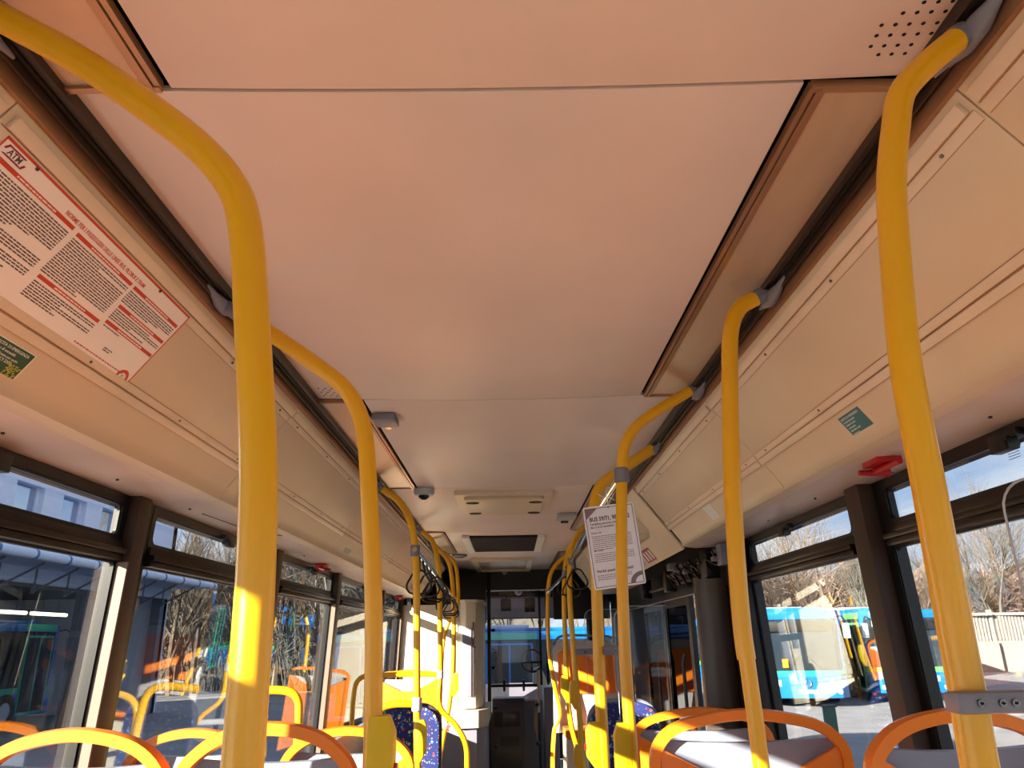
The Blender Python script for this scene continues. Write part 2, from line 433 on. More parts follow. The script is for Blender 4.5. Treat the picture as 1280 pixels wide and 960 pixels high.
lw = [(-2.05, -.70), (-.56, .74), (.93, 2.228), (2.395, 3.624), (3.79, 4.954), (5.17, 6.748), (6.93, 7.94)]
for i, (a, b) in enumerate(lw): window(i+1, -1, a, b)
for a, b in ((Y0, -2.05), (-.70, -.56), (.76, .91), (2.236, 2.31), (3.632, 3.72), (4.962, 5.06), (6.756, 6.85), (7.96, 8.2)):
    pillar(-1, a, b, L, dep=.036)
    MB().prism([(-wx(1.735)+.0355, 1.735), (-wx(.87)+.0355, .87), (-wx(.87)+.002, .87), (-wx(1.735)+.002, 1.735)], a-.006, a+.001).build('pillar_sun_strip', 'pillar_sun_tint', L)  # pale strip paints sunlight onto the brown rear face, below the transom rail
# black fillers beside the pillars
for a, b in ((.74, .93), (2.229, 2.395), (3.625, 3.79), (4.955, 5.17), (6.749, 6.93), (7.94, 8.2), (-.70, -.56)):
    MB().prism([(-wx(1.93)+.003, 1.935), (-wx(.87)+.003, .87), (-wx(.87)-.036, .87), (-wx(1.93)-.036, 1.935)], a, b).build('filler', 'window_black', L)
rw = [(-2.05, -.70), (-.56, .74), (.93, 2.195), (2.405, 3.52)]
for i, (a, b) in enumerate(rw): window(i+11, 1, a, b)
for a, b in ((Y0, -2.05), (-.70, -.56), (.76, .91), (2.24, 2.335)): pillar(1, a, b, R)
pillar(1, 3.54, 3.76, R, 'window_black', .05)
for a, b in ((.74, .93), (2.195, 2.405), (3.52, 3.76), (-.70, -.56)):
    MB().prism([(wx(1.93)-.003, 1.935), (wx(.87)-.003, .87), (wx(.87)+.036, .87), (wx(1.93)+.036, 1.935)], a, b).build('filler', 'window_black', R)
o = MB().box(-1.1415, -1.1405, 4.19, 4.29, 1.585, 1.665).build('sticker', 'green_sticker'); tag(o, 'small green sticker on the pane of the fourth left window', 'sticker')
for k in range(3): MB().box(-1.1405, -1.1402, 4.20, 4.28, 1.60+.02*k, 1.608+.02*k).build('print_bar', 'white_print', o)
# small maker's mark printed on the near right hopper pane
def wmat(s, y, z, d=.02):
    x = Vector((0, -s, 0)); yy = Vector((-s*.05, 0, 1)).normalized(); zz = x.cross(yy)
    m = Matrix((x, yy, zz)).transposed().to_4x4(); m.translation = Vector((s*(wx(z)+d), y, z)); return m
text('cadoro', .016, 'blue_sticker', wmat(1, 1.66, 1.885), bpy.data.objects['window_13'], 'glass_mark', bold=.0004)
g = MB()
for k in range(3): g.box(1.1475, 1.148, 1.60, 1.64, 1.876-.006*k, 1.8775-.006*k)
g.build('glass_mark', 'blue_sticker', bpy.data.objects['window_13'])

# ------------------------------------------------------------------ right doorway: cylinder, door leaves, mechanism
st = MB()
st.tube([(1.055, 3.93, 0), (1.055, 3.93, 1.775)], .098, 28)
o = st.build('door_actuator_column', 'dark_grey', smooth=True); tag(o, 'tall dark grey cylindrical column housing beside the right-hand doorway', 'column')
o.data.materials[0] = mat('column_brown', (74, 62, 54), .38)
for k, (a, b) in enumerate(((4.72, 5.5), (5.53, 6.33))):
    d = empty('door_%d' % (k+1), (1.12, (a+b)/2, 0), kind='structure')
    MB().ring(lambda z: 1.10, .03, a, b, .03, 1.74, .05, .04).build('leaf_frame', 'black_plastic', d)
    MB().box(1.112, 1.118, a+.04, b-.04, .06, 1.70).build('leaf_glass', 'dark_glass', d)
    MB().tube([(1.075, a+.10, .7), (1.06, a+.10, .75), (1.06, a+.10, 1.35), (1.075, a+.10, 1.4)], .011, 8).build('grab_handle', 'dark_grey', d, smooth=True)
d = empty('door_3', (1.12, 4.4, 0), kind='structure')
MB().box(1.112, 1.118, 4.06, 4.70, .02, 1.72).build('door_glass', 'pane_glass', d)
MB().box(1.10, 1.13, 4.695, 4.72, .0, 1.74).box(1.10, 1.13, 3.76, 4.06, 0, 1.74).build('leaf_frame', 'black_plastic', d)
tr = empty('trim_5', (1.12, 6, 1.75), kind='structure')
MB().box(1.085, 1.17, 3.76, 8.2, 1.742, 1.775).build('door_rail', 'window_black', tr)
MB().tube([(1.075, 3.85, 1.735), (1.075, 8.1, 1.735)], .006, 8).build('drip_edge', 'grey_plastic', tr)
MB().box(1.17, 1.19, 3.76, 8.2, 1.775, 1.96).build('header_plate', 'black_plastic', tr)
MB().box(1.13, 1.19, 6.35, Y1, .0, 1.74).build('side_panel', 'black_plastic', tr)
mech = empty('door_mechanism', (1.08, 4.6, 1.8), 'tangle of black levers, hoses and fittings in the open box above the doorway', 'mechanism')
for q in ((1.02, 1.09, 3.90, 4.02, 1.785, 1.93), (1.03, 1.1, 5.0, 5.1, 1.78, 1.92), (1.03, 1.1, 5.9, 5.98, 1.78, 1.92)): MB().box(*q).build('bearing_block', 'black_plastic', mech, bevel=.006)
MB().cyl((1.06, 4.0, 1.86), (1.06, 5.02, 1.875), .016, 12).build('rod', 'dark_grey', mech, smooth=True); MB().cyl((1.09, 4.3, 1.82), (1.09, 5.9, 1.83), .012, 10).build('rod', 'dark_grey', mech, smooth=True)
h = MB()
for k in range(7):
    y = 3.72+k*.16
    h.tube(spline([(1.0+.03*random.random(), y, 1.90), (1.05, y+.06, 1.84-.02*random.random()), (1.01, y+.14, 1.87), (1.07, y+.22, 1.80), (1.04, y+.3, 1.89)], 5), .006, 7)
h.build('hose', 'black_plastic', mech, smooth=True, kind='stuff')
h = MB()
for k in range(9):
    y = 3.68+k*.13; x = .99+.08*random.random(); z = 1.83+.07*random.random()
    h.box(x, x+.03, y, y+.04, z, z+.022)
h.build('fitting', 'grey_plastic', mech, bevel=.004, kind='stuff')
for q in ((.985, 1.03, 4.62, 4.72, 1.885, 1.925), (1.02, 1.06, 3.6, 3.68, 1.82, 1.92)): MB().box(*q).build('switch_box', 'grey_plastic', mech, bevel=.005)

# speaker box and stickers on the door cover panel
sb = MB(); P = []
for h_, dy, dv in ((.012, .26, .085), (.06, .20, .055)):
    P += [cv(1, 4.46+a*dy, .165+b*dv, h_) for a, b in ((-1, -.8), (-.6, -1), (.7, -1), (1, -.7), (1, .8), (.6, 1), (-.7, 1), (-1, .7))]
sb.v = [tuple(p) for p in P]; sb.f = [tuple(range(8)), tuple(range(15, 7, -1))]+[(i, (i+1) % 8, 8+(i+1) % 8, 8+i) for i in range(8)]
tag(sb.build('speaker_box', 'light_grey', bevel=.006), 'grey beige faceted speaker box on the cover panel right of the notice', 'speaker').data.materials[0] = M['cove_plastic']
def sticker(s, y0, y1, v0, v1, mm, h=.0005, name='sticker', base=.0):
    o = cslab(MB(), s, y0, y1, v0, v1, base, base+h).build(name, mm); return o
o = sticker(1, 4.50, 4.78, .285, .372, 'hammer_red', base=.012); tag(o, 'small red and white sticker below the speaker box', 'sticker')
for k in range(3):
    cslab(MB(), 1, 4.53+.085*k, 4.57+.085*k, .30, .36, .0125, .0129).build('print_bar', 'white_print', o)
o = sticker(1, 4.86, 5.02, .285, .372, 'light_grey', base=.012); tag(o, 'faded grey sticker beside the red one below the speaker box', 'sticker')
o = sticker(1, 3.06, 3.18, .279, .368, 'white_print', .0008); tag(o, 'blank silvery white strip sticker on the right cove near the doorway', 'sticker')

# right teal sticker and left green sticker
o = sticker(1, 1.69, 1.80, .290, .351, 'teal_sticker'); tag(o, 'teal square emergency exit sticker on the right cove', 'sticker')
for k, (tx, z) in enumerate((('USCITA DI EMERGENZA', .0085), ('In caso di necessità', .0075), ('rompere il vetro', .0075), ('con il martello', .0065), ('EMERGENCY EXIT', .0065), ('break the glass', .0055))):
    text(tx, z, 'white_print', cmat(1, 1.793, .301+k*.0085, .0007), o)
o = sticker(-1, 1.175, 1.287, .290, .352, 'white_print'); tag(o, 'dark green and yellow emergency exit sticker on the left cove under the big poster', 'sticker')
cslab(MB(), -1, 1.178, 1.284, .292, .350, .0005, .0008).build('green_field', 'green_sticker', o)
for k, (tx, z) in enumerate((('USCITA DI EMERGENZA', .0085), ('In caso di necessità', .008), ('rompere il vetro per uscire', .007), ('EMERGENCY EXIT', .0085), ('In an emergency', .0065), ('break the glass', .0065))):
    text(tx, z, 'white_print', cmat(-1, 1.183, .302+k*.0085, .001), o)
g = MB()
for k in range(60):
    y = 1.248+random.random()*.032; v = .322+random.random()*.025
    cslab(g, -1, y, y+.003, v, v+.002, .0009, .0011)
g.build('yellow_pattern', 'yellow_print', o, kind='stuff')
o = sticker(-1, 4.09, 4.24, .318, .372, 'teal_sticker', .001); tag(o, 'small blue green sticker on the left cove above the red hammer', 'sticker')
for k in range(3): cslab(MB(), -1, 4.11, 4.22, .325+.014*k, .331+.014*k, .001, .0013).build('print_bar', 'grey_print', o)
o = sticker(-1, 4.86, 5.0, .30, .375, 'blue_sticker', .001); tag(o, 'pale blue sticker on the left cove beside the second yellow pole', 'sticker')
cslab(MB(), -1, 4.88, 4.98, .33, .36, .001, .0013).build('print_bar', 'white_print', o)
o = cslab(MB(), -1, 6.9, 7.1, .30, .36, .002, .004).build('sticker', 'brown_metal'); tag(o, 'tiny brown label far along the left cove', 'sticker')

# big rules poster on the left cove
PB = .0062
po = empty('rules_poster', tuple(cv(-1, 1.22, .14, PB)), 'large pink white poster of passenger rules with red headings on the left cove', 'poster')
cslab(MB(), -1, .902, 1.545, .044, .240, PB, PB+.0008).build('poster_sheet', 'poster_paper', po)
m = MB()
for a in ((.902, 1.545, .044, .0485), (.902, 1.545, .2365, .240), (.902, .9055, .044, .240), (1.5415, 1.545, .044, .240)): cslab(m, -1, *a, PB+.0008, PB+.0011)
m.build('red_border', 'red_print', po)
m = MB()
bars = [(.909, 1.116, .074), (1.129, 1.324, .0765), (1.334, 1.533, .0765), (1.136, 1.332, .170), (1.341, 1.535, .122), (1.345, 1.538, .160), (.909, 1.116, .150)]
bars = bars[:6]
for a, b, v in bars: cslab(m, -1, a, b, v, v+.0075, PB+.0008, PB+.0012)
m.build('heading_bar', 'red_print', po)
m = MB()
for a, b, v in bars:
    y = (a+b)/2-.05
    while y < (a+b)/2+.05:
        w_ = random.uniform(.004, .012); cslab(m, -1, y, y+w_, v+.0025, v+.0052, PB+.0012, PB+.0014); y += w_+.002
m.build('heading_print', 'poster_paper', po, kind='stuff')
m = MB()
def para(a, b, v0, v1, step=.0049):
    v = v0
    while v < v1:
        last = (v+step*2 > v1) or random.random() < .12; e = a+(b-a)*(random.uniform(.4, .8) if last else 1); y = a
        while y < e:
            w_ = min(random.uniform(.004, .016), e-y); cslab(m, -1, y, y+w_, v, v+.0026, PB+.0008, PB+.001); y += w_+.0018
        v += step
para(.911, 1.115, .088, .146); para(.911, 1.115, .152, .200)
para(1.130, 1.324, .089, .165); para(1.137, 1.332, .183, .214)
para(1.334, 1.532, .089, .118); para(1.342, 1.535, .133, .156); para(1.348, 1.45, .171, .175)
para(1.40, 1.44, .205, .214)
m.build('text_lines', 'black_print', po, kind='stuff')
text('NORME PER I PASSEGGERI DELLE LINEE BUS, FILOBUS E TRAM', .0118, 'red_print', cmat(-1, 1.078, .0695, PB+.001), po, bold=.00015, sx=.86)
m = MB()
y = 1.32
while y < 1.50:
    w_ = random.uniform(.004, .012); cslab(m, -1, y, y+w_, .228, .2305, PB+.0008, PB+.001); y += w_+.002
m.build('footer_print', 'red_print', po, kind='stuff')
# emblem: slanted open frame with three letters
m = MB()
def cquad(mb, s, pts, h0, h1):
    b = len(mb.v); n = len(pts); mb.v += [tuple(cv(s, y, v, h)) for h in (h0, h1) for y, v in pts]
    mb.f += [tuple(range(b, b+n)), tuple(range(b+2*n-1, b+n-1, -1))]+[(b+i, b+(i+1) % n, b+n+(i+1) % n, b+n+i) for i in range(n)]
cquad(m, -1, [(.915, .0515), (.955, .0515), (.951, .054), (.917, .054)], PB+.0008, PB+.0013)
cquad(m, -1, [(.918, .066), (.950, .066), (.957, .0685), (.912, .0685)], PB+.0008, PB+.0013)
cquad(m, -1, [(.915, .0515), (.919, .0515), (.914, .0605), (.910, .0605)], PB+.0008, PB+.0013)
cquad(m, -1, [(.957, .060), (.961, .060), (.957, .0685), (.953, .0685)], PB+.0008, PB+.0013)
m.build('emblem_frame', 'dark_red_print', po)
text('ATM', .014, 'black_print', cmat(-1, .921, .0645, PB+.001), po, bold=.0003)
m = MB(); pts = []
for k in range(9):
    a = math.pi*k/8; pts.append((1.512-.022*math.cos(a), .238-.020*math.sin(a)))
for k in range(9):
    a = math.pi*(8-k)/8; pts.append((1.512-.015*math.cos(a), .238-.012*math.sin(a)))
b = 0
for k in range(8): cquad(m, -1, [pts[k], pts[k+1], pts[16-k], pts[17-k]], PB+.0008, PB+.0013)
m.build('corner_arc', 'red_print', po)
text('47', .008, 'red_print', cmat(-1, 1.507, .236, PB+.001), po)

# ------------------------------------------------------------------ ceiling fittings
def fitting(name, parts, label, cat):
    r = empty(name, parts[0][3], label, cat)
    for mb, nm, mm, *_ in parts: mb.build(nm, mm, r, bevel=.002)
    return r
r = empty('ceiling_hatch', (0, 4.42, 2.28), 'raised white ceiling hatch with four oval recesses', 'hatch')
MB().box(-.285, .262, 4.10, 4.78, 2.264, 2.289).build('hatch_frame', 'trim_strip', r, bevel=.003)
MB().box(-.235, .215, 4.16, 4.72, 2.246, 2.264).build('hatch_lid', 'cove_plastic', r, bevel=.005)
for x in (-.19, .17):
    for y in (4.25, 4.62):
        m = MB(); m.tube([(x+.05*math.cos(t)*.7, y+.025*math.sin(t), 2.2445) for t in [k*math.pi/8 for k in range(16)]], .003, 6, closed=True); 
        b = len(m.v); m.v += [(x+.033*math.cos(k*math.pi/8), y+.023*math.sin(k*math.pi/8), 2.2452) for k in range(16)]; m.f.append(tuple(range(b, b+16)))
        m.build('finger_recess', 'grille_dark', r, smooth=True)
r = empty('roof_vent', (0, 6.4, 2.28), 'dark rectangular roof vent with white side frames in the ceiling', 'vent')
for x0, x1 in ((-.36, -.30), (.24, .30)): MB().box(x0, x1, 5.95, 7.0, 2.262, 2.288).build('side_frame', 'white_print', r, bevel=.004)
MB().box(-.30, .24, 5.97, 6.98, 2.276, 2.286).build('grille_back', 'black_hole', r)
for k in range(22): MB().box(-.295, .235, 5.99+k*.045, 6.005+k*.045, 2.268, 2.277).build('slat', 'grille_dark', r)
r = empty('front_ceiling_hatch', (-.06, 8.3, 2.28), 'recessed grey ceiling hatch nearest the driver cab', 'hatch')
for a in ((-.37, -.31, 7.65, 8.95), (.19, .25, 7.65, 8.95), (-.31, .19, 7.65, 7.75), (-.31, .19, 8.85, 8.95)): MB().box(*a, 2.255, 2.288).build('hatch_frame', 'cove_plastic', r, bevel=.003)
MB().box(-.31, .19, 7.75, 8.85, 2.275, 2.286).build('hatch_lid', 'ribbed_cover', r)
MB().cyl((-.25, 7.8, 2.27), (-.25, 7.8, 2.276), .01, 10).build('catch', 'black_plastic', r)
r = empty('dome_camera', (-.445, 4.02, 2.29), 'round grey surveillance camera at the end of the left lamp cover', 'camera')
def lathe(mb, c, prof, seg=20):
    b = len(mb.v); n = len(prof)
    for k in range(seg):
        a = 2*math.pi*k/seg; mb.v += [(c[0]+p[0]*math.cos(a), c[1]+p[0]*math.sin(a), c[2]+p[1]) for p in prof]
    for k in range(seg):
        l = (k+1) % seg
        for i in range(n-1): mb.f.append((b+k*n+i, b+l*n+i, b+l*n+i+1, b+k*n+i+1))
    mb.f.append(tuple(b+k*n for k in range(seg))); mb.f.append(tuple(b+k*n+n-1 for k in range(seg))); return mb
lathe(MB(), (-.445, 4.04, 2.289), [(.055, 0), (.056, -.02), (.048, -.034), (.03, -.038)]).build('housing', 'light_grey', r, smooth=True)
lathe(MB(), (-.445, 4.035, 2.252), [(.03, 0), (.027, -.012), (.014, -.021), (.003, -.023)]).build('lens_dome', 'bus_glass', r, smooth=True)
r = empty('ceiling_sensor', (-.43, 2.65, 2.28), 'small grey box with a chrome nozzle on the left part of the ceiling', 'sensor')
MB().box(-.474, -.39, 2.585, 2.70, 2.262, 2.289).build('housing', 'grey_plastic', r, bevel=.006)
MB().cyl((-.437, 2.735, 2.288), (-.437, 2.735, 2.27), .013, 12).build('nozzle', 'chrome', r, smooth=True)
r = empty('ceiling_sensor', (.39, 5.0, 2.28), 'small grey detector box on the ceiling beside the right lamp cover', 'sensor')
MB().box(.335, .465, 4.93, 5.12, 2.262, 2.289).build('housing', 'light_grey', r, bevel=.006)
MB().box(.37, .42, 5.1, 5.135, 2.25, 2.262).build('eye', 'black_plastic', r, bevel=.003)
r = empty('ceiling_sensor', (-.05, 9.05, 2.27), 'tiny pale detector at the front edge of the ceiling', 'sensor')
lathe(MB(), (-.05, 9.04, 2.289), [(.05, 0), (.045, -.02), (.02, -.05), (.008, -.06)], 8).build('housing', 'light_grey', r)
r = empty('speaker_disc', (-.47, 7.35, 2.29), 'round grey disc on the far left part of the ceiling', 'speaker')
lathe(MB(), (-.47, 7.35, 2.289), [(.075, 0), (.075, -.016), (.06, -.024), (.02, -.022)]).build('rim', 'grey_plastic', r, smooth=True)
lathe(MB(), (-.47, 7.35, 2.266), [(.05, 0), (.045, -.004), (.01, -.005)]).build('grille', 'grille_dark', r, smooth=True)

# emergency hammers
def hammer(s, x, y, z, label):
    r = empty('emergency_hammer', (s*x, y, z), label, 'hammer')
    MB().box(min(s*(x-.035), s*(x+.03)), max(s*(x-.035), s*(x+.03)), y-.045, y+.045, z-.016, z).build('holder', 'hammer_red', r, bevel=.004)
    MB().tube([(s*(x-.005), y-.095, z-.026), (s*(x-.005), y+.06, z-.024)], [.008, .009], 10).build('handle', 'hammer_red', r, smooth=True)
    MB().tube([(s*(x-.045), y+.045, z-.026), (s*(x+.035), y+.045, z-.026)], [.007, .012], 10).build('head', 'hammer_red', r, smooth=True)
    MB().cyl((s*(x+.035), y+.045, z-.026), (s*(x+.05), y+.045, z-.026), .003, 8).build('tip', 'chrome', r)
    return r
hammer(1, .995, 1.90, 1.930, 'red emergency hammer in its holder under the right cove')
hammer(-1, 1.06, 4.36, 1.928, 'red emergency hammer under the left cove, nearer of the two')
hammer(-1, 1.06, 7.5, 1.928, 'far red emergency hammer under the left cove by the cabinet')
# loose wire hanging on the left ledge
w_ = MB().tube(spline([(-1.03, 2.55, 1.926), (-1.0, 2.8, 1.921), (-.97, 3.0, 1.92), (-.93, 3.14, 1.928)], 6), .0016, 6).build('loose_wire', 'black_plastic', smooth=True)
tag(w_, 'thin dark wire lying along the left ledge near the first pole', 'wire')

# ------------------------------------------------------------------ yellow poles
def pole(Y, pts, r, label, name='grab_pole', zend=0, bracket=True, shape=None, lower=None):
    """pts: (x, z) from the ceiling channel down, in the plane Y"""
    s = 1 if pts[0][0] > 0 else -1
    xb = pts[-1][0]
    rt = empty(name, (xb, Y, zend), label, 'pole', 'yellow grab poles')
    full = [(x, Y, z) for x, z in pts]
    if pts[-1][1] > zend+.02: full += [(xb+(pts[-1][0]-pts[-2][0])*.5, Y, (pts[-1][1]+zend)/2), (xb, Y, zend)]
    if lower:
        up = [p for p in full if p[2] > lower]; dn = [p for p in full if p[2] <= lower]
        xi = up[-1][0]+(dn[0][0]-up[-1][0])*(up[-1][2]-lower)/(up[-1][2]-dn[0][2])
        MB().tube(spline(up+[(xi, Y, lower)], 7), r, 20).build('tube', 'yellow_paint', rt, smooth=True)
        MB().tube([(xi, Y, lower+.03)]+dn, r*.86, 20).build('lower_tube', 'yellow_paint', rt, smooth=True)
    else:
        MB().tube(spline(full, 7), r, 20).build('tube', 'yellow_paint', rt, smooth=True)
    if bracket:
        x0, z0 = pts[0]; dx, dz = pts[0][0]-pts[1][0], pts[0][1]-pts[1][1]; l = math.hypot(dx, dz); dx /= l; dz /= l
        m = MB().tube([(x0-dx*.004, Y, z0-dz*.004), (x0+dx*.012, Y, z0+dz*.012), (s*.650, Y, 2.262)], [r*1.06, r*1.02, r*.7], 16)
        m.build('socket', 'grey_plastic', rt, smooth=True)
        m = MB(); prof = []
        m.tube([(s*.652, Y-.09, 2.268), (s*.651, Y-.05, 2.262), (s*.648, Y-.02, 2.256), (s*.648, Y+.02, 2.256), (s*.651, Y+.05, 2.262), (s*.652, Y+.09, 2.268)], [.004, .009, .016, .016, .009, .004], 12)
        m.build('ceiling_bracket', 'grey_plastic', rt, smooth=True)
    return rt
def button_box(rt, x, Y, z0, z1, side, red=False, w=.05, slant=True, proto='yellow_plastic'):
    s = side; t = .02
    prof = [(x, z1), (x+s*w*.75, z1), (x+s*w, z1-.03), (x+s*w, z0+.05), (x+s*w*.4, z0), (x, z0)]
    MB().prism(prof, Y-t, Y+t).build('button_box', proto, rt, bevel=.004)
    if red: MB().cyl((x+s*(w-.002), Y, (z0+z1)/2), (x+s*(w+.006), Y, (z0+z1)/2), .012, 12).build('stop_button', 'hammer_red', rt)
def clamp(rt, x, Y, z, r, h=.05, mm='grey_plastic'):
    MB().tube([(x, Y, z-h/2), (x, Y, z-h/2+.004), (x, Y, z+h/2-.004), (x, Y, z+h/2)], [r*1.15, r*1.35, r*1.35, r*1.15], 18).build('clamp_ring', mm, rt, smooth=True)

pA = pole(.73, [(-.612, 2.250), (-.495, 2.177), (-.385, 2.093), (-.322, 2.036), (-.285, 1.985), (-.268, 1.93), (-.252, 1.828), (-.239, 1.738), (-.229, 1.655), (-.223, 1.566), (-.221, 1.504), (-.219, 1.397)], .0185, 'thick yellow pole nearest the camera on the left, bending to the top left corner', zend=.38)
pB = pole(1.6, [(-.606, 2.234), (-.526, 2.182), (-.409, 2.097), (-.348, 2.045), (-.311, 1.98), (-.294, 1.906), (-.278, 1.748), (-.264, 1.583), (-.257, 1.429), (-.253, 1.271)], .0185, 'second yellow pole on the left with a boxy yellow button housing', zend=.38)
button_box(pB, -.262, 1.6, 1.17, 1.365, 1, red=True, w=.052)
pC = pole(3.75, [(-.624, 2.238), (-.532, 2.167), (-.473, 2.058), (-.449, 1.92), (-.435, 1.654), (-.427, 1.33), (-.414, 0.96)], .0175, 'yellow pole beside the blue patterned seat on the left')
clamp(pC, -.449, 3.75, 1.925, .0175, .055); button_box(pC, -.425, 3.75, .98, 1.16, 1, w=.05)
clamp(pC, -.424, 3.75, 1.225, .0175, .06, 'light_grey')
pD = pole(5.3, [(-.602, 2.237), (-.527, 2.169), (-.492, 2.063), (-.473, 1.901), (-.456, 1.30), (-.456, 1.097), (-.35, 0.98), (-.287, 0.87), (-.276, 0.731)], .0175, 'yellow pole with a dogleg bend low down, in front of the cream cabinet')
clamp(pD, -.458, 5.3, 1.29, .0175, .05, 'light_grey'); clamp(pD, -.472, 5.3, 1.88, .0175, .05)
pE = pole(6.2, [(-.587, 2.236), (-.5, 2.145), (-.46, 2.03), (-.438, 1.75), (-.44, 1.284), (-.463, 1.044), (-.492, 0.887), (-.542, 0.604)], .0175, 'yellow pole slanting left towards its foot, just behind the dogleg pole')
button_box(pE, -.44, 6.2, 1.10, 1.26, 1, w=.045); clamp(pE, -.492, 6.2, .90, .0175, .05, 'light_grey')
pF = pole(6.8, [(-.565, 2.243), (-.479, 2.164), (-.449, 2.011), (-.448, 1.807), (-.51, 1.688), (-.563, 1.53), (-.581, 1.284)], .0165, 'farthest yellow pole on the left, curving back to the cabinet', zend=.4)
pG = pole(.79, [(.628, 2.249), (.581, 2.209), (.539, 2.164), (.520, 2.109), (.500, 2.03), (.488, 1.947), (.472, 1.793), (.470, 1.655), (.468, 1.531), (.467, 1.448), (.465, 1.377)], .0172, 'yellow pole nearest the camera on the right, clamped to the clear screen', zend=.38)
pH = pole(1.6, [(.612, 2.256), (.571, 2.231), (.545, 2.18), (.53, 2.081), (.506, 1.821), (.494, 1.60), (.492, 1.50), (.497, 1.357), (.499, 1.258)], .0185, 'right yellow pole with a thinner lower sleeve above the wide orange seats', zend=.38, lower=1.455)
pI = pole(2.33, [(.625, 2.270), (.453, 2.163), (.404, 2.104), (.385, 2.043), (.362, 1.728), (.354, 1.494), (.354, 1.318), (.356, 1.151)], .0178, 'right yellow pole passing in front of the hanging notice', zend=.38)
clamp(pI, .378, 2.33, 1.988, .0178, .048); button_box(pI, .352, 2.33, 1.08, 1.27, -1, w=.045)
pJ = pole(3.1, [(.640, 2.266), (.449, 2.142), (.395, 2.091), (.373, 1.998), (.366, 1.677), (.361, 1.406), (.359, 1.041)], .023, 'yellow pole just behind the notice, with a red stop button', zend=.38)
button_box(pJ, .358, 3.1, 1.03, 1.20, -1, red=True, w=.062)
pK = pole(5.1, [(.553, 2.238), (.479, 2.169), (.431, 2.053), (.409, 1.794), (.417, 1.494), (.427, 1.252), (.441, 0.995), (.444, 0.748)], .0178, 'right yellow pole with a clear screen clamp in front of the front orange seat')
clamp(pK, .428, 5.1, 1.99, .0178, .05); button_box(pK, .428, 5.1, 1.08, 1.25, -1, w=.045, proto='yellow_paint'); button_box(pK, .44, 5.1, .72, .88, -1, w=.045, proto='yellow_paint')
pL = pole(5.6, [(.56, 2.234), (.473, 2.154), (.433, 2.05), (.406, 1.795), (.403, 1.44), (.403, 1.177), (.421, 0.947), (.449, 0.822), (.486, 0.674)], .0175, 'right yellow pole kinking right at seat height')
clamp(pL, .42, 5.6, 1.95, .0175, .05); button_box(pL, .404, 5.6, 1.10, 1.26, -1, w=.045)
pM = pole(6.8, [(.582, 2.237), (.465, 2.162), (.382, 2.059), (.349, 1.895), (.338, 1.561), (.345, 1.365), (.378, 1.135), (.417, 0.904), (.365, 0.782)], .0175, 'farthest right yellow pole, bending at the front seat edge')
clamp(pM, .349, 6.8, 1.90, .0175, .05, 'chrome')

# horizontal rails
def rail(name, pts, r, mm, label, n=6):
    o = MB().tube(spline(pts, n), r, 14).build(name, mm, smooth=True); return tag(o, label, 'handrail')
rail('strap_rail', [(-.449, 3.72, 1.93), (-.458, 4.6, 1.915), (-.472, 5.6, 1.89), (-.47, 6.8, 1.86)], .013, 'chrome', 'long chrome rail on the left carrying the hanging straps')
rail('strap_rail', [(.378, 2.36, 1.99), (.372, 3.0, 1.978), (.40, 4.2, 1.985), (.428, 5.1, 1.99), (.42, 5.6, 1.95), (.349, 6.8, 1.90)], .013, 'chrome', 'long chrome rail on the right behind the notice')
rail('seat_rail', [(-.452, 5.3, 1.293), (-.94, 5.3, 1.292), (-1.0, 5.3, 1.265), (-1.022, 5.3, 1.20), (-1.03, 5.3, .98)], .0165, 'yellow_paint', 'yellow rail arching from the dogleg pole to the left windows')
rail('seat_rail', [(-.435, 3.75, 1.228), (-.54, 3.75, 1.226), (-.60, 3.75, 1.20), (-.63, 3.75, 1.14), (-.64, 3.75, .9)], .0165, 'yellow_paint', 'short curved yellow rail over the blue patterned seat')
# U-shaped hoop seen by the left windows
rail('seat_rail', [(-.85, 3.3, .95), (-.85, 3.3, 1.25), (-.87, 3.3, 1.30), (-.92, 3.3, 1.32), (-1.06, 3.3, 1.32)], .0165, 'yellow_paint', 'yellow hoop rail standing behind the left seats near the third window')
link = rail('link_rail', [(-.325, 5.3, .94), (-.42, 5.7, .92), (-.488, 6.2, .90)], .02, 'light_grey', 'short pale grey clamp joining the dogleg pole to the slanted pole')

def strap(x, y, z, label, tilt=0, rot=0):
    r = empty('hanging_strap', (x, y, z), label, 'strap', 'black hanging straps')
    MB().tube([(x, y-.012, z-.02), (x, y-.012, z), (x, y-.004, z+.017), (x, y+.008, z+.015), (x, y+.013, z), (x, y+.012, z-.02)], .0045, 8).cyl((x, y, z-.015), (x+tilt*.08, y, z-.085), .007, 8).build('strap_band', 'dark_grey', r, smooth=True)
    cx, cz = x+tilt*.16, z-.14; pts = []
    for k in range(21):
        a = 2*math.pi*k/21; rr = .06*(1+.13*math.cos(3*(a-math.pi/2)))
        pts.append((cx+rr*math.cos(a)*math.cos(rot), y+rr*math.cos(a)*math.sin(rot), cz+rr*math.sin(a)))
    MB().tube(pts, .0055, 8, closed=True).build('grip_loop', 'black_plastic', r, smooth=True)
    return r
SL = 'black triangular strap loop hanging from the chrome rail on the left'
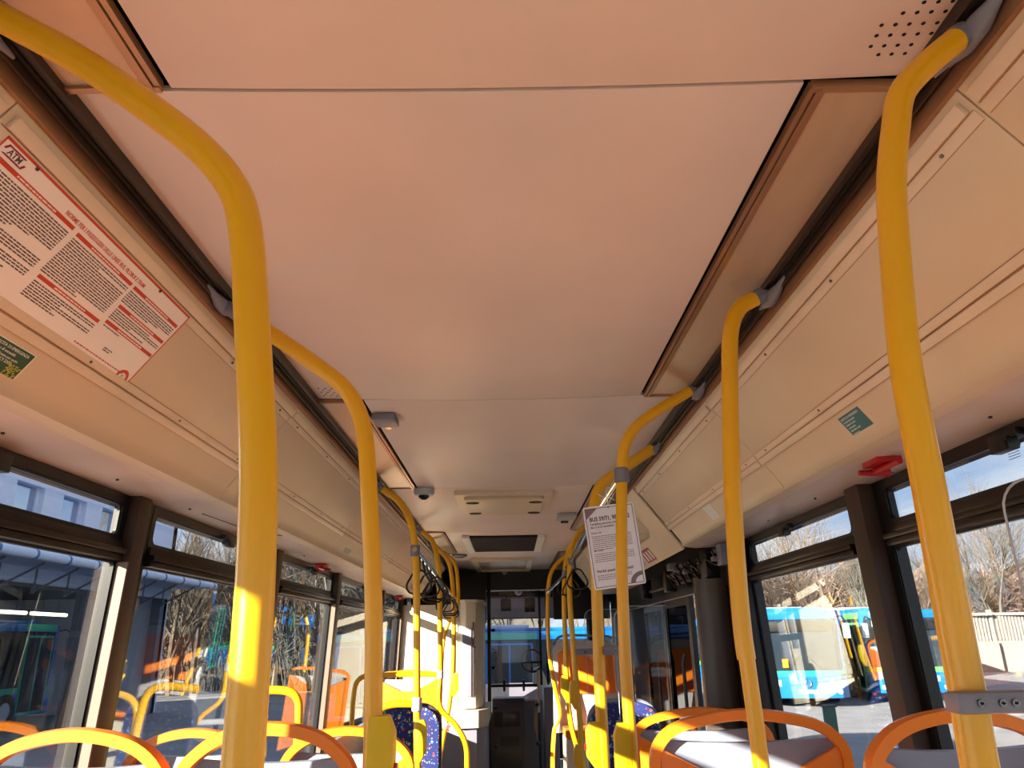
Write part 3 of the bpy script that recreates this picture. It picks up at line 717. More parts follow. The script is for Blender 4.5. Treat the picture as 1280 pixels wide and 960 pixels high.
for i, y in enumerate((3.95, 4.12, 4.32, 4.55, 5.5, 5.75, 6.0, 6.35)):
    strap(-.449-.008*(y-3.75), y, 1.928-.022*(y-3.75), ['nearest black strap loop on the left rail, partly behind the yellow pole', 'second black strap loop on the left rail', 'third black strap loop on the left rail, swung sideways', 'fourth black strap loop on the left rail, last of the near bunch'][i] if i < 4 else ('first', 'second', 'third', 'last')[i-4]+' black strap loop in the far bunch on the left rail', tilt=(.0, .2, .35, .1, .1, .2, .1, .0)[i], rot=(.2, -.3, .3, 0, .2, -.2, .3, .1)[i])
for i, y in enumerate((4.75, 5.3, 5.45)):
    strap(.418, y, 1.985-.03*max(0, y-5.1), ('nearest black strap loop in the cluster on the right rail', 'middle black strap loop in the cluster on the right rail', 'farthest black strap loop in the cluster on the right rail')[i], tilt=(.1, -.1, .2)[i], rot=(0, .3, -.2)[i])

# clamp bracket and clear screens
def bracket(x0, x1, y, z, hh, label, bolts):
    r = empty('screen_clamp', (x0, y, z), label, 'clamp')
    MB().box(x0, x1, y-.022, y+.004, z-hh/2, z+hh/2).build('clamp_body', 'grey_plastic', r, bevel=min(.008, hh*.25))
    for bx in bolts:
        m = MB(); m.cyl((bx, y-.0245, z), (bx, y-.020, z), hh*.19, 16); m.build('bolt', 'bolt_steel', r, smooth=True)
        MB().cyl((bx, y-.0255, z), (bx, y-.0235, z), hh*.07, 6).build('bolt_socket', 'black_hole', r)
    return r
bracket(0.4340, .60, .772, 1.437, .0195, 'grey clamp with steel bolts holding the screen to the nearest right pole', (0.4550, 0.4750, 0.4870))
bracket(.375, .475, 3.09, 1.455, .034, 'small grey clamp between the pole behind the notice and its screen', (.42, .45))
bracket(.43, .56, 5.09, 1.42, .04, 'small grey clamp on the right pole before the front orange seat', (.49,))
def screen(x0, x1, y, z0, z1, label, rad=.05):
    r = empty('clear_screen', ((x0+x1)/2, y, z0), label, 'screen')
    pts = [(x1, z0), (x1, z1)]+[(x0+rad-rad*math.sin(a), z1-rad+rad*math.cos(a)) for a in [k*math.pi/12 for k in range(7)]]+[(x0, z0)]
    MB().prism(pts, y-.003, y+.003).build('sheet', 'clear_screen', r)
    MB().tube([(a, y, b) for a, b in pts[1:]], .0014, 6).build('edge_seal', 'light_grey', r, smooth=True)
screen(.545, 1.08, .79, .45, 1.655, 'clear plastic screen with rounded corner at the right edge of the picture', .035)
screen(.43, .64, 3.1, .45, 1.62, 'clear plastic screen beside the doorway, held by the pole behind the notice')
screen(.50, .80, 5.1, .0, 1.68, 'clear plastic screen in front of the front right orange seat')

# ------------------------------------------------------------------ hanging notice
nr = empty('hanging_notice', (.36, 2.60, 1.94), 'white notice card with grey border tied to the right chrome rail by string', 'notice')
TL, TR, BR, BL = Vector((.272, 2.57, 1.927)), Vector((.452, 2.59, 1.950)), Vector((.468, 2.60, 1.668)), Vector((.297, 2.60, 1.652))
ux = (TR-TL); W_ = ux.length; ux.normalize(); uz = ux.cross((BL-TL)).normalized()
if uz.y > 0: uz = -uz
uy = uz.cross(ux); H_ = (BL-TL).length
nm = Matrix((ux, uy, uz)).transposed().to_4x4(); nm.translation = TL
def nbox(mb, a, b, c, d, h0, h1):
    i = len(mb.v); mb.v += [tuple(nm @ Vector((x, y, h))) for h in (h0, h1) for y in (c, d) for x in (a, b)]
    mb.f += [tuple(i+k for k in q) for q in ((0, 2, 3, 1), (4, 5, 7, 6), (0, 1, 5, 4), (2, 6, 7, 3), (0, 4, 6, 2), (1, 3, 7, 5))]; return mb
m = MB(); rr = .008; pts = []
for cx, cy, a0 in ((W_-rr, -rr, 0), (rr, -rr, 90), (rr, -H_+rr, 180), (W_-rr, -H_+rr, 270)):
    for k in range(5): a = math.radians(a0+k*22.5); pts.append((cx+rr*math.cos(a), cy+rr*math.sin(a)))
m.v = [tuple(nm @ Vector((x, y, h))) for h in (-.0008, 0) for x, y in pts]; n = len(pts)
m.f = [tuple(range(n)), tuple(range(2*n-1, n-1, -1))]+[(i, (i+1) % n, n+(i+1) % n, n+i) for i in range(n)]
m.build('card', 'paper', nr)
m = MB()
for a in ((.006, W_-.006, -.008, -.006), (.006, W_-.006, -H_+.006, -H_+.008), (.006, .008, -H_+.006, -.006), (W_-.008, W_-.006, -H_+.006, -.006)): nbox(m, *a, 0, .0004)
m.build('card_border', 'black_print', nr)
m = MB()
for pts in ([(.008, -.008), (.05, -.008), (.008, -.042)],):
    b = len(m.v); m.v += [tuple(nm @ Vector((x, y, h))) for h in (.0, .0004) for x, y in pts]; m.f += [(b, b+1, b+2), (b+5, b+4, b+3), (b, b+1, b+4, b+3), (b+1, b+2, b+5, b+4), (b+2, b, b+3, b+5)]
for k in range(8):
    a0, a1 = math.pi*k/16, math.pi*(k+1)/16
    q = [(W_-.008-r_*math.sin(a), -H_+.008+r_*math.cos(a)*.8) for r_, a in ((.045, a0), (.045, a1), (.028, a1), (.028, a0))]
    b = len(m.v); m.v += [tuple(nm @ Vector((x, y, .0003))) for x, y in q]; m.f.append((b, b+1, b+2, b+3))
m.build('corner_print', 'grey_print', nr)
def ntext(tx, size, x, y, mm='black_print', bold=.0, sx=1):
    text(tx, size, mm, nm @ Matrix.Translation((x, y, .0006)), nr, bold=bold, sx=sx)
ntext('BUS 59/71, 90/91, 42', .0195, .018, -.050, bold=.0006, sx=.86)
ntext('Cambiano percorso e fermate', .0098, .018, -.063, bold=.0002, sx=.95)
ntext('dal 17 al 21 novembre', .0098, .018, -.074, bold=.0002, sx=.95)
ntext('Perché questi cambiamenti?', .0125, .018, -.222, bold=.0003, sx=.92)
ntext('Da lun a ven', .007, .018, -.092, bold=.0002); ntext('Sab e festivi', .007, .018, -.152, bold=.0002)
m = MB()
for blk in ((-.101, 8, .14), (-.160, 5, .14), (-.232, 3, .12)):
    for k in range(blk[1]):
        x = .018; y = blk[0]-k*.0064; e = .018+blk[2]*(1 if k < blk[1]-1 else .5)
        while x < e: w2 = random.uniform(.003, .012); nbox(m, x, min(x+w2, e), y-.0022, y, 0, .0003); x += w2+.0015
m.build('text_lines', 'grey_print', nr, kind='stuff')
hp = nm @ Vector((W_*.5, -.008, .001))
MB().cyl(hp, hp+Vector((0, -.001, 0)), .0028, 10).build('punch_hole', 'black_hole', nr)
MB().tube(spline([tuple(hp), (.362, 2.585, 1.955), (.358, 2.58, 1.985), (.372, 2.595, 2.003), (.388, 2.60, 1.985), (.372, 2.59, 1.955), tuple(hp)], 5), .0014, 6).tube(spline([(.372, 2.575, 1.962), (.345, 2.57, 1.965), (.325, 2.565, 1.975)], 4), .0012, 6).tube(spline([(.372, 2.575, 1.962), (.385, 2.57, 1.952)], 4), .0012, 6).build('string', 'white_print', nr, smooth=True)

# ------------------------------------------------------------------ seats
def arch(w, h0, zt, y, drop=.085, flat=.22):
    pts = [(-w/2, y, h0), (-w/2, y, zt-drop-.06), (-w/2+.004, y, zt-drop), (-w/2+.045, y, zt-drop*.48), (-w*flat, y, zt-.018), (0, y, zt-.008)]
    pts = pts+[(-p[0], p[1], p[2]) for p in reversed(pts[:-1])]
    return spline(pts, 4)
def seat(x, y, base, top, w, face=1, label='', pad=False, arched='orange_plastic', shell='seat_grey', inset=.05, panel='orange_plastic', depth=.36, drop=.085):
    """face=+1: passenger looks forward (+Y), we see the shell from behind"""
    r = empty('bus_seat', (x, y, base), label, 'seat', 'passenger seats')
    H = top-base; sec = [(-.011, -.018), (.011, -.018), (.014, 0), (.011, .018), (-.011, .018), (-.014, 0)]
    zs = .45 if H > .6 else H*.55
    def B(mb, nm, mm, **k):
        mb.v = [(v[0], v[1]*face, v[2]) for v in mb.v]; return mb.build(nm, mm, r, loc=Vector((0, 0, 0)), **k)
    B(MB().tube(arch(w, zs-.05, H, 0, drop), 0, sec=sec), 'handle_arch', arched, smooth=True)
    # shell with a slightly dished top edge
    n = 10; m = MB(); zt = H-inset-.012
    for j, (z, dy) in enumerate(((zs-.06, .012), (zs+.15, .004), (zt-.03, 0), (zt, .004))):
        for k in range(n+1):
            u = -1+2*k/n; m.v.append((u*(w/2-.008), dy+.028*(1-u*u)*.6+.004, z-(.012*(1-u*u) if j > 1 else 0)))
    for j in range(3):
        for k in range(n): m.f.append((j*(n+1)+k, j*(n+1)+k+1, (j+1)*(n+1)+k+1, (j+1)*(n+1)+k))
    c = len(m.v); m.v += [(a, b+.026, d) for a, b, d in m.v[:]]; m.f += [tuple(q+c for q in reversed(f)) for f in m.f[:]]
    for k in range(n):
        m.f.append((3*(n+1)+k, 3*(n+1)+k+1, c+3*(n+1)+k+1, c+3*(n+1)+k)); m.f.append((k+1, k, c+k, c+k+1))
    for j in range(3):
        m.f.append((j*(n+1), (j+1)*(n+1), c+(j+1)*(n+1), c+j*(n+1))); m.f.append(((j+1)*(n+1)+n, j*(n+1)+n, c+j*(n+1)+n, c+(j+1)*(n+1)+n))
    B(m, 'shell', shell, smooth=True)
    # orange lower field on the back of the shell, notched towards the middle
    m = MB(); zo = zt-.045
    pr = [(-w/2+.012, zo+.03), (-w*.12, zo-.05), (w*.12, zo-.05), (w/2-.012, zo+.03), (w/2-.012, zs-.05), (-w/2+.012, zs-.05)]
    m.prism(pr, -.012, .004); B(m, 'back_field', panel, bevel=.003)
    B(MB().box(-w/2+.02, w/2-.02, .042, .07, zs+.02, zt-.03), 'back_pad', 'moquette', bevel=.012)
    B(MB().box(-w/2+.01, w/2-.01, .05, depth, zs-.055, zs-.02), 'seat_pan', shell, bevel=.01)
    B(MB().box(-w/2+.02, w/2-.02, .05, depth-.01, zs-.022, zs+.012), 'cushion', 'moquette', bevel=.012)
    if zs > .2:
        B(MB().box(-.03, .03, .10, .22, 0, zs-.055), 'pedestal', 'dark_grey', bevel=.006)
    return r
seat(-.845, 1.62, .38, 1.345, .37, 1, 'orange-handled seat in the near left row, beside the window')
seat(-.463, 1.62, .38, 1.350, .335, 1, 'orange-handled seat in the near left row, beside the aisle and second pole')
seat(-.90, 2.36, .38, 1.270, .36, 1, 'second-row left seat by the window, just its sunlit handle showing')
seat(-.455, 2.36, .38, 1.268, .36, 1, 'second-row left seat by the aisle, seen past the boxy pole')
seat(.872, 1.55, .38, 1.358, .36, 1, 'near right seat by the window with flat grey back at the picture edge')
seat(.585, 1.97, .38, 1.328, .455, 1, 'wide orange-framed seat on the right behind the sleeved pole', depth=.31)
seat(.655, 2.76, .38, 1.268, .46, 1, 'wide orange-framed seat one row beyond the first wide one on the right')
# blue patterned seats facing the rear
def patterned(x, y, base, w, top, label, rim='dark_grey', zs=.45):
    r = empty('bus_seat', (x, y, base), label, 'seat', 'passenger seats'); H = top-base
    def prof(w, t, rad):
        return [(-w/2, zs-.05), (-w/2, t-rad)]+[(-w/2+rad-rad*math.cos(a), t-rad+rad*math.sin(a)) for a in [k*math.pi/12 for k in range(1, 7)]]+[(w/2-rad+rad*math.sin(a), t-rad+rad*math.cos(a)) for a in [k*math.pi/12 for k in range(0, 6)]]+[(w/2, t-rad), (w/2, zs-.05)]
    def B(mb, nm, mm, **k): return mb.build(nm, mm, r, loc=Vector((0, 0, 0)), **k)
    B(MB().prism(prof(w-.02, H-.015, .10), -.045, -.005), 'back_pad', 'moquette', bevel=.01)
    B(MB().prism(prof(w, H, .11), -.004, .03), 'shell', rim, bevel=.008)
    B(MB().box(-w/2+.01, w/2-.01, -.40, -.04, zs-.06, zs+.01), 'cushion', 'moquette', bevel=.015)
    B(MB().box(-w/2+.03, w/2-.03, -.36, -.02, .0, zs-.06), 'plinth', 'seat_grey', bevel=.01)
    return r
patterned(-.535, 4.25, .0, .37, 1.195, 'seat with navy dotted fabric facing back, behind the third left pole', zs=.55)
patterned(.53, 3.75, .0, .34, 1.235, 'small rear-facing patterned seat with pale grey rim beside the right poles', 'seat_grey', zs=.7)
# far left seat seen from behind (pale shell, orange field) beyond the arching rail
r = seat(-.815, 6.42, .25, 1.285, .46, 1, 'far left seat with pale shell and orange field under the arching yellow rail', shell='light_grey', drop=.05, depth=.33)
# front right rear-facing double seat on the wheel box
r = empty('bus_seat', (.70, 7.0, 0), 'wide rear-facing orange seat with pale frame at the front right', 'seat', 'passenger seats')
def B(mb, nm, mm, **k): return mb.build(nm, mm, r, **k)
B(MB().box(.445, 1.10, 6.52, 7.05, 0, .74), 'wheel_box', 'cream_panel', bevel=.02)
m = MB().prism([(.372, .74), (.385, 1.42), (.41, 1.462), (.47, 1.49), (.85, 1.48), (.93, 1.465), (.975, 1.42), (.98, .74)], 7.0, 7.05); B(m, 'shell', 'light_grey', bevel=.008)
B(MB().prism([(.42, 1.05), (.425, 1.38), (.47, 1.41), (.90, 1.40), (.93, 1.37), (.93, 1.05)], 6.978, 7.0), 'back_field', 'orange_plastic', bevel=.006)
B(MB().box(.445, .96, 6.60, 6.99, .74, .80), 'seat_pan', 'orange_plastic', bevel=.012)
B(MB().tube(spline([(.39, 7.02, 1.45), (.44, 7.02, 1.515), (.55, 7.02, 1.53), (.82, 7.02, 1.52), (.93, 7.02, 1.50), (.97, 7.02, 1.44)], 5), .011, 8), 'top_handle', 'grey_plastic', smooth=True)
B(MB().tube(spline([(.36, 6.99, 1.47), (.355, 6.99, 1.30), (.38, 6.97, 1.12), (.42, 6.95, .98)], 5), .010, 8), 'side_rim', 'white_print', smooth=True)

# ------------------------------------------------------------------ front: cabinet, partition, cab
cb = empty('equipment_cabinet', (-.7, 8.4, 0), 'tall cream cabinet behind the driver cab, striped with sunlight', 'cabinet')
B = lambda mb, nm, mm, **k: mb.build(nm, mm, cb, **k)
B(MB().box(-1.12, -.50, 8.02, 8.9, .86, 1.86), 'body', 'cream_panel', bevel=.01)
B(MB().box(-1.08, -.53, 8.005, 8.02, .90, 1.80), 'door', 'cream_panel', bevel=.004)
B(MB().prism([(-.50, 7.98), (-.50, 8.9), (-.275, 8.9), (-.275, 8.10), (-.34, 7.96), (-.44, 7.93)], .87, 1.87, axis='z'), 'corner_column', 'cream_panel', bevel=.008)
B(MB().prism([(-.51, 7.96), (-.51, 8.92), (-.26, 8.92), (-.26, 8.08), (-.33, 7.94), (-.45, 7.91)], 1.87, 1.90, axis='z'), 'cap', 'cream_panel', bevel=.004)
B(MB().box(-.475, -.385, 7.925, 7.955, .98, 1.62), 'recess_panel', 'lavender_grey', bevel=.003)
B(MB().box(-.372, -.36, 7.93, 7.96, .98, 1.68), 'slot', 'dark_grey')
B(MB().prism([(-1.12, 7.97), (-1.12, 8.95), (-.22, 8.95), (-.22, 8.05), (-.31, 7.88), (-.5, 7.85)], .70, .86, axis='z'), 'base_collar', 'cream_panel', bevel=.01)
B(MB().prism([(-1.12, 8.0), (-1.12, 8.95), (-.24, 8.95), (-.24, 8.10), (-.33, 7.92), (-.5, 7.90)], .0, .70, axis='z'), 'base', 'lavender_grey', bevel=.01)
for z in (1.30, 1.55, 1.44): B(MB().cyl((-.35, 7.955, z), (-.35, 7.935, z), .008, 8), 'lock', 'black_hole')
B(MB().box(-.60, -.555, 7.99, 8.006, 1.2, 1.6), 'hinge_strip', 'grey_plastic', bevel=.003)
tag(MB().box(-1.13, -.27, 8.93, 9.08, 1.70, 2.27).build('cab_bulkhead', 'black_plastic', bevel=.005), 'black bulkhead panel above and behind the cream cabinet', 'panel')

pt_ = empty('driver_partition', (0, 9.05, 0), 'black-framed glass partition and low gate before the driver cab', 'partition')
B = lambda mb, nm, mm, **k: mb.build(nm, mm, pt_, **k)
B(MB().box(-.257, -.217, 9.04, 9.08, 0, 2.27), 'post', 'black_plastic', bevel=.004)
B(MB().box(.305, .33, 9.04, 9.07, 0, .73), 'post', 'black_plastic', bevel=.003)
B(MB().box(.302, .328, 9.038, 9.068, .73, 1.17), 'post', 'cream_panel', bevel=.003)
B(MB().box(-.217, .302, 9.04, 9.065, .998, 1.03), 'top_bar', 'black_plastic', bevel=.003)
B(MB().box(-.217, .302, 9.05, 9.056, .05, .998), 'gate_glass', 'clear_screen')
B(MB().box(-.217, .302, 9.05, 9.056, 1.03, 2.06), 'upper_glass', 'clear_screen')
for x, z in ((-.19, 1.61), (-.19, 1.207), (-.172, .79), (-.172, .40), (.295, .815), (.295, .42)):
    B(lathe(MB(), (0, 0, 0), [(.001, -.02), (.02, -.016), (.028, 0), (.02, .016), (.001, .02)], 12), 'hinge_knob', 'black_plastic', smooth=True).location = Vector((x, 9.03, z))-pt_.location
for x in (-.07, .15): B(MB().box(x-.013, x+.013, 9.02, 9.08, .955, 1.075), 'hinge_clip', 'black_plastic', bevel=.006)
# thin black posts of the cab door
for i, (x, y) in enumerate(((.36, 9.3), (.44, 9.3))):
    tag(MB().box(x-.014, x+.014, y, y+.03, 1.0, 2.2).build('cab_post', 'black_plastic', bevel=.003), ('slim black post right of the driver mirror', 'slim black post left of the farthest right pole')[i], 'post')
hd = MB().box(-1.18, 1.18, 9.1, 9.35, 2.06, 2.34).box(.52, 1.18, 9.1, 9.2, 1.72, 2.1).build('wall_front', 'black_plastic', kind='structure')
fr = empty('window_20', (0, 11.0, 1), kind='structure')
MB().box(-1.18, 1.18, 10.95, 11.05, 0, .92).box(-1.18, -1.08, 10.95, 11.05, .92, 2.35).box(1.08, 1.18, 10.95, 11.05, .92, 2.35).box(-1.08, 1.08, 10.95, 11.05, 2.08, 2.35).build('windscreen_frame', 'black_plastic', fr)
MB().box(-1.08, 1.08, 10.99, 10.996, .92, 2.08).build('windscreen', 'pane_glass', fr)
MB().box(-1.18, 1.18, 9.35, 10.95, 2.22, 2.30).build('trim_6', 'roof_dark', kind='structure')
MB().box(-1.2, -1.17, 8.9, 10.95, .0, 1.0).box(-1.2, -1.17, 8.2, 8.9, 0, 2.3).box(-1.2, -1.17, 8.9, 10.95, 1.95, 2.35).build('trim_7', 'dark_grey', kind='structure')
MB().box(1.17, 1.2, 8.2, 8.95, 0, 2.3).box(1.17, 1.2, 8.95, 10.95, 1.9, 2.35).box(1.17, 1.2, 9.9, 10.0, 0, 1.9).box(1.17, 1.2, 10.6, 10.95, 0, 1.9).build('trim_8', 'black_plastic', kind='structure')
MB().box(1.182, 1.188, 8.95, 10.6, 0.02, 1.9).build('door_4', 'pane_glass', kind='structure')
MB().box(-1.188, -1.182, 8.9, 10.95, 1.0, 1.95).build('window_21', 'pane_glass', kind='structure')
da = empty('dashboard', (0, 10.4, 0), 'dark grey driver dashboard with a pale top under the windscreen', 'dashboard')
B = lambda mb, nm, mm, **k: mb.build(nm, mm, da, **k)
B(MB().prism([(10.1, 0), (10.1, .78), (10.35, .92), (10.9, .94), (10.9, 0)], -1.1, .55, axis='x'), 'body', 'dark_grey', bevel=.01)
B(MB().prism([(10.05, .80), (10.3, .925), (10.85, .95), (10.85, .93), (10.3, .90), (10.05, .78)], -.02, .45, axis='x'), 'pale_top', 'lavender_grey')
fb = empty('fare_console', (.0, 9.5, 0), 'dark console with screen and slotted grille seen through the gate glass', 'console')
B = lambda mb, nm, mm, **k: mb.build(nm, mm, fb, **k)
B(MB().box(-.215, .16, 9.35, 9.7, .001, .86), 'body', 'dark_grey', bevel=.012)
B(MB().box(-.20, .10, 9.335, 9.35, .56, .72), 'screen_panel', 'bus_glass', bevel=.004)
for k in range(9): B(MB().box(-.12+.024*k, -.107+.024*k, 9.34, 9.352, .36, .46), 'grille_slat', 'black_hole')
B(MB().box(-.20, .12, 9.342, 9.35, .12, .30), 'lower_panel', 'black_plastic', bevel=.003)
cp = MB().box(.38, .54, 9.2, 9.6, .001, .98).build('upright_panel', 'lavender_grey', bevel=.01); tag(cp, 'lavender grey upright panel right of the gate post', 'panel')
sw = empty('steering_wheel', (.27, 10.0, 1.24), 'dark steering wheel on a beige column at the front', 'steering wheel')
pts = [(.27+.13*math.cos(a), 9.98+.04*math.sin(a), 1.25+.13*math.sin(a)) for a in [k*math.pi/12 for k in range(24)]]
MB().tube(pts, .014, 8, closed=True).build('rim', 'black_plastic', sw, smooth=True)
MB().tube([(.15, 9.99, 1.23), (.39, 9.99, 1.23)], .014, 8).tube([(.27, 9.99, 1.25), (.27, 10.03, 1.12)], .014, 8).build('spokes', 'black_plastic', sw, smooth=True)
MB().prism([(.28, 1.0), (.30, 1.16), (.38, 1.18), (.44, 1.05), (.46, .94), (.28, .94)], 10.02, 10.12).build('column_shroud', 'cream_panel', sw, bevel=.012)
# rear-view mirror, blinds and hanging units under the cab roof
for i, (x0, x1, z0, z1, y, lb) in enumerate(((-.14, .06, 2.06, 2.2, 10.2, 'dark box hanging under the cab roof'), (-.12, .02, 1.86, 2.02, 10.3, 'dark mirror head below the cab roof box'), (.20, .34, 1.84, 2.03, 10.3, 'dark oval mirror near the cab posts'))):
    r = empty('cab_mirror' if i else 'cab_roof_box', ((x0+x1)/2, y, z0), lb, 'mirror' if i else 'box')
    MB().box(x0, x1, y, y+.07, z0, z1).build('housing', 'black_plastic', r, bevel=.018)
    MB().cyl(((x0+x1)/2, y+.03, z1-.01), ((x0+x1)/2, y+.03, 2.23), .01, 8).build('stem', 'black_plastic', r, smooth=True)
r = empty('sun_blind', (0, 10.85, 1.74), 'translucent lavender roller blind at the top of the windscreen', 'blind')
MB().box(-.34, .62, 10.84, 10.846, 1.79, 2.06).build('blind_sheet', 'lavender_grey', r)
MB().cyl((-.34, 10.85, 2.07), (.62, 10.85, 2.07), .02, 10).build('blind_roller', 'dark_grey', r, smooth=True)
for x in (-.345, .61): MB().box(x, x+.012, 10.83, 10.87, 2.05, 2.22).build('blind_bracket', 'black_plastic', r)
MB().cyl((-.34, 10.843, 1.785), (.62, 10.843, 1.785), .008, 8).build('blind_rod', 'black_plastic', r, smooth=True)
r = empty('cab_lamp', (.1, 10.0, 2.1), 'small pale cone fitting under the cab roof', 'lamp')
lathe(MB(), (.12, 9.9, 2.22), [(.02, 0), (.05, -.14), (.035, -.17), (.005, -.18)], 10).build('shade', 'light_grey', r, smooth=True)
#OUTSIDE
# ------------------------------------------------------------------ yard outside
GZ = -.6
MB().box(-120, 120, -60, 160, GZ-.1, GZ).build('ground', 'asphalt', kind='structure')

def city_bus(x, y, ang, L, label, H=2.95, door=None, green=False, plate=True, W2=1.27, curtain=True):
    """front face at local y=0 looking towards -y; body runs to +y"""
    r = empty('city_bus', (x, y, GZ), label, 'bus', 'parked buses'); r.rotation_euler = (0, 0, ang)
    def B(mb, nm, mm, **k): return mb.build(nm, mm, r, loc=Vector((0, 0, 0)), **k)
    st = 'bus_green' if green else 'bus_teal'
    def body(z0, z1, fr0, fr1, ins):
        w = W2-ins; return MB().prism([(-w, fr0+.35), (-w+.25, fr0+.04), (0, fr0-.06), (w-.25, fr0+.04), (w, fr0+.35), (w, L), (-w, L)], z0, z1, axis='z')
    B(body(.28, .92, 0, 0, 0), 'lower_body', 'bus_blue', bevel=.04)
    B(body(.90, 1.06, 0, 0, -.004), 'belt_stripe', st, bevel=.01)
    B(body(1.06, 2.55, .06, .06, .03), 'window_band', 'bus_glass', bevel=.02)
    B(body(2.55, H-.12, .05, 0, -.002), 'roof_band', 'bus_blue', bevel=.06)
    B(MB().box(-W2+.25, W2-.25, 1.2, L-.6, H-.14, H), 'roof_top', 'bus_blue', bevel=.06)
    B(MB().box(-W2+.3, W2-.5, .8+L*.3, 1.6+L*.45, H-.02, H+.10), 'roof_pod', 'bus_white', bevel=.05)
    for s in (-1, 1):
        B(MB().prism([(s*(W2-.10), .20), (s*(W2+.01), .42), (s*(W2+.01), .55), (s*(W2-.09), .50)], 1.0, 2.7, axis='z'), 'corner_pillar', 'bus_blue', bevel=.02)
        B(MB().prism([(s*.72, -.01), (s*1.08, .12), (s*1.10, .20), (s*.72, .08)], .62, .80, axis='z'), 'headlight', 'headlight', bevel=.02)
        B(MB().cyl((s*.95, .06, .46), (s*.95, .02, .46), .07, 12), 'fog_lamp', 'headlight', smooth=True)
        for wy in (2.4, L-2.8):
            B(MB().cyl((s*(W2-.22), wy, .46), (s*(W2+.012), wy, .46), .46, 24), 'wheel', 'rubber', smooth=True)
            B(MB().cyl((s*(W2), wy, .46), (s*(W2+.02), wy, .46), .24, 16), 'hub', 'bus_white', smooth=True)
        m = MB()
        k = 1.5
        while k < L-.4: m.box(s*W2-.012, s*W2+.012, k, k+.10, 1.06, 2.55); k += 1.45
        B(m, 'window_post', 'black_plastic')
        a = 'bus_green' if green else 'bus_teal'
        for dy in (.65, 4.6):
            m = MB(); X = s*W2
            for q in (dy, dy+.62, dy+1.24): m.box(X-.03, X+.03, q, q+.045, .36, 2.42)
            m.box(X-.03, X+.03, dy, dy+1.285, 2.40, 2.46); m.box(X-.03, X+.03, dy, dy+1.285, .34, .40)
            B(m, 'door_frame', door or a)
            B(MB().box(X-.02, X+.02, dy+.05, dy+1.24, .40, 2.40), 'door_leaf', 'bus_glass')
            B(MB().box(X-.035, X+.035, dy-.1, dy+1.4, 2.58, 2.78), 'door_sign', a, bevel=.02)
        B(MB().tube(spline([(s*1.1, .1, 2.6), (s*1.25, -.12, 2.62), (s*1.33, -.18, 2.45)], 4), .025, 8), 'mirror_arm', 'black_plastic', smooth=True)
        B(MB().box(s*1.33-.1, s*1.33+.1, -.24, -.14, 1.98, 2.42), 'mirror', 'bus_white', bevel=.03)
    B(MB().box(-.95, .95, -.04, .05, 2.20, 2.5), 'destination_display', 'black_plastic', bevel=.02)
    B(MB().box(-.62, -.45, -.03, .05, 1.15, 1.4), 'fire_extinguisher', 'orange_plastic', bevel=.02)
    e_ = MB().tube([(.13*math.cos(a), -.085, .72+.13*math.sin(a)) for a in [k*math.pi/10 for k in range(20)]], .014, 8, closed=True)
    for a in (90, 210, 330): e_.tube([(0, -.085, .72), (.13*math.cos(math.radians(a)), -.085, .72+.13*math.sin(math.radians(a)))], [.018, .006], 6)
    B(e_, 'star_emblem', 'chrome', smooth=True)
    if plate: B(MB().box(-.26, .26, -.085, -.05, .42, .53), 'number_plate', 'bus_white', bevel=.005)
    for s in (-.5, .5): B(MB().tube([(s, -.05, 1.1), (s*.2, -.03, 1.5)], .015, 6), 'wiper', 'black_plastic')
    return r
city_bus(8.95, 24.3, -.20, 9.5, 'blue bus with teal stripe and orange extinguisher behind its windscreen, past the right window')
b2 = city_bus(10.3, 27.6, -math.pi/2+.06+math.pi, 11, 'crosswise bus with light green door frames behind the other two', green=True)
b2.location = (19.5, 37.2, GZ); b2.rotation_euler = (0, 0, math.pi/2+.05)
city_bus(12.9, 25.6, -.12, 9.5, 'blue city bus with round star emblem beyond the right pillar', green=True, curtain=False)
b4 = city_bus(0, 0, 0, 9.5, 'low blue bus with teal door signs straight ahead beyond the windscreen', H=2.95, door='bus_blue')
b4.location = (-5.4, 22.0, GZ); b4.rotation_euler = (0, 0, -math.pi/2+.12); b4.scale = (1, 1, .82)
# steel blue post of a bus stop by the right window
r = empty('sign_post', (4.9, 12.6, GZ), 'short dark green post on the asphalt just outside the right window', 'post')
MB().box(4.86, 5.04, 12.57, 12.66, GZ, .45).build('post', 'green_sticker', r, bevel=.01)
MB().box(4.84, 5.06, 12.55, 12.68, .43, .46).build('cap', 'dark_grey', r)

# concrete fence at the back of the yard
fe = empty('yard_fence', (27, 46, GZ), 'pale concrete fence of upright pales on a low wall behind the yard', 'fence')
fy = lambda x: 43+.12*(x-20)
for k in range(9):
    x = 15+k*3.0
    MB().box(x, x+2.88, fy(x)-.08, fy(x)+.08, GZ, .85).build('wall_panel', 'concrete_pale', fe)
    MB().box(x-.14, x, fy(x)-.14, fy(x)+.14, GZ, 2.65).build('fence_post', 'concrete_pale', fe)
    MB().box(x, x+2.86, fy(x)-.07, fy(x)+.07, 2.35, 2.5).build('top_rail', 'concrete_pale', fe)
    MB().box(x, x+2.86, fy(x)-.07, fy(x)+.07, .86, .98).build('bottom_rail', 'concrete_pale', fe)
pm = None
for k in range(9):
    for j in range(14):
        x = 15+k*3.0+.08+j*.2
        if pm is None: pm = MB().box(-.05, .05, -.05, .05, .98, 2.35).build('pale', 'concrete_pale', fe); o = pm
        else: o = pm.copy(); C.objects.link(o)
        o.location = Vector((x, fy(x), 0))-fe.location
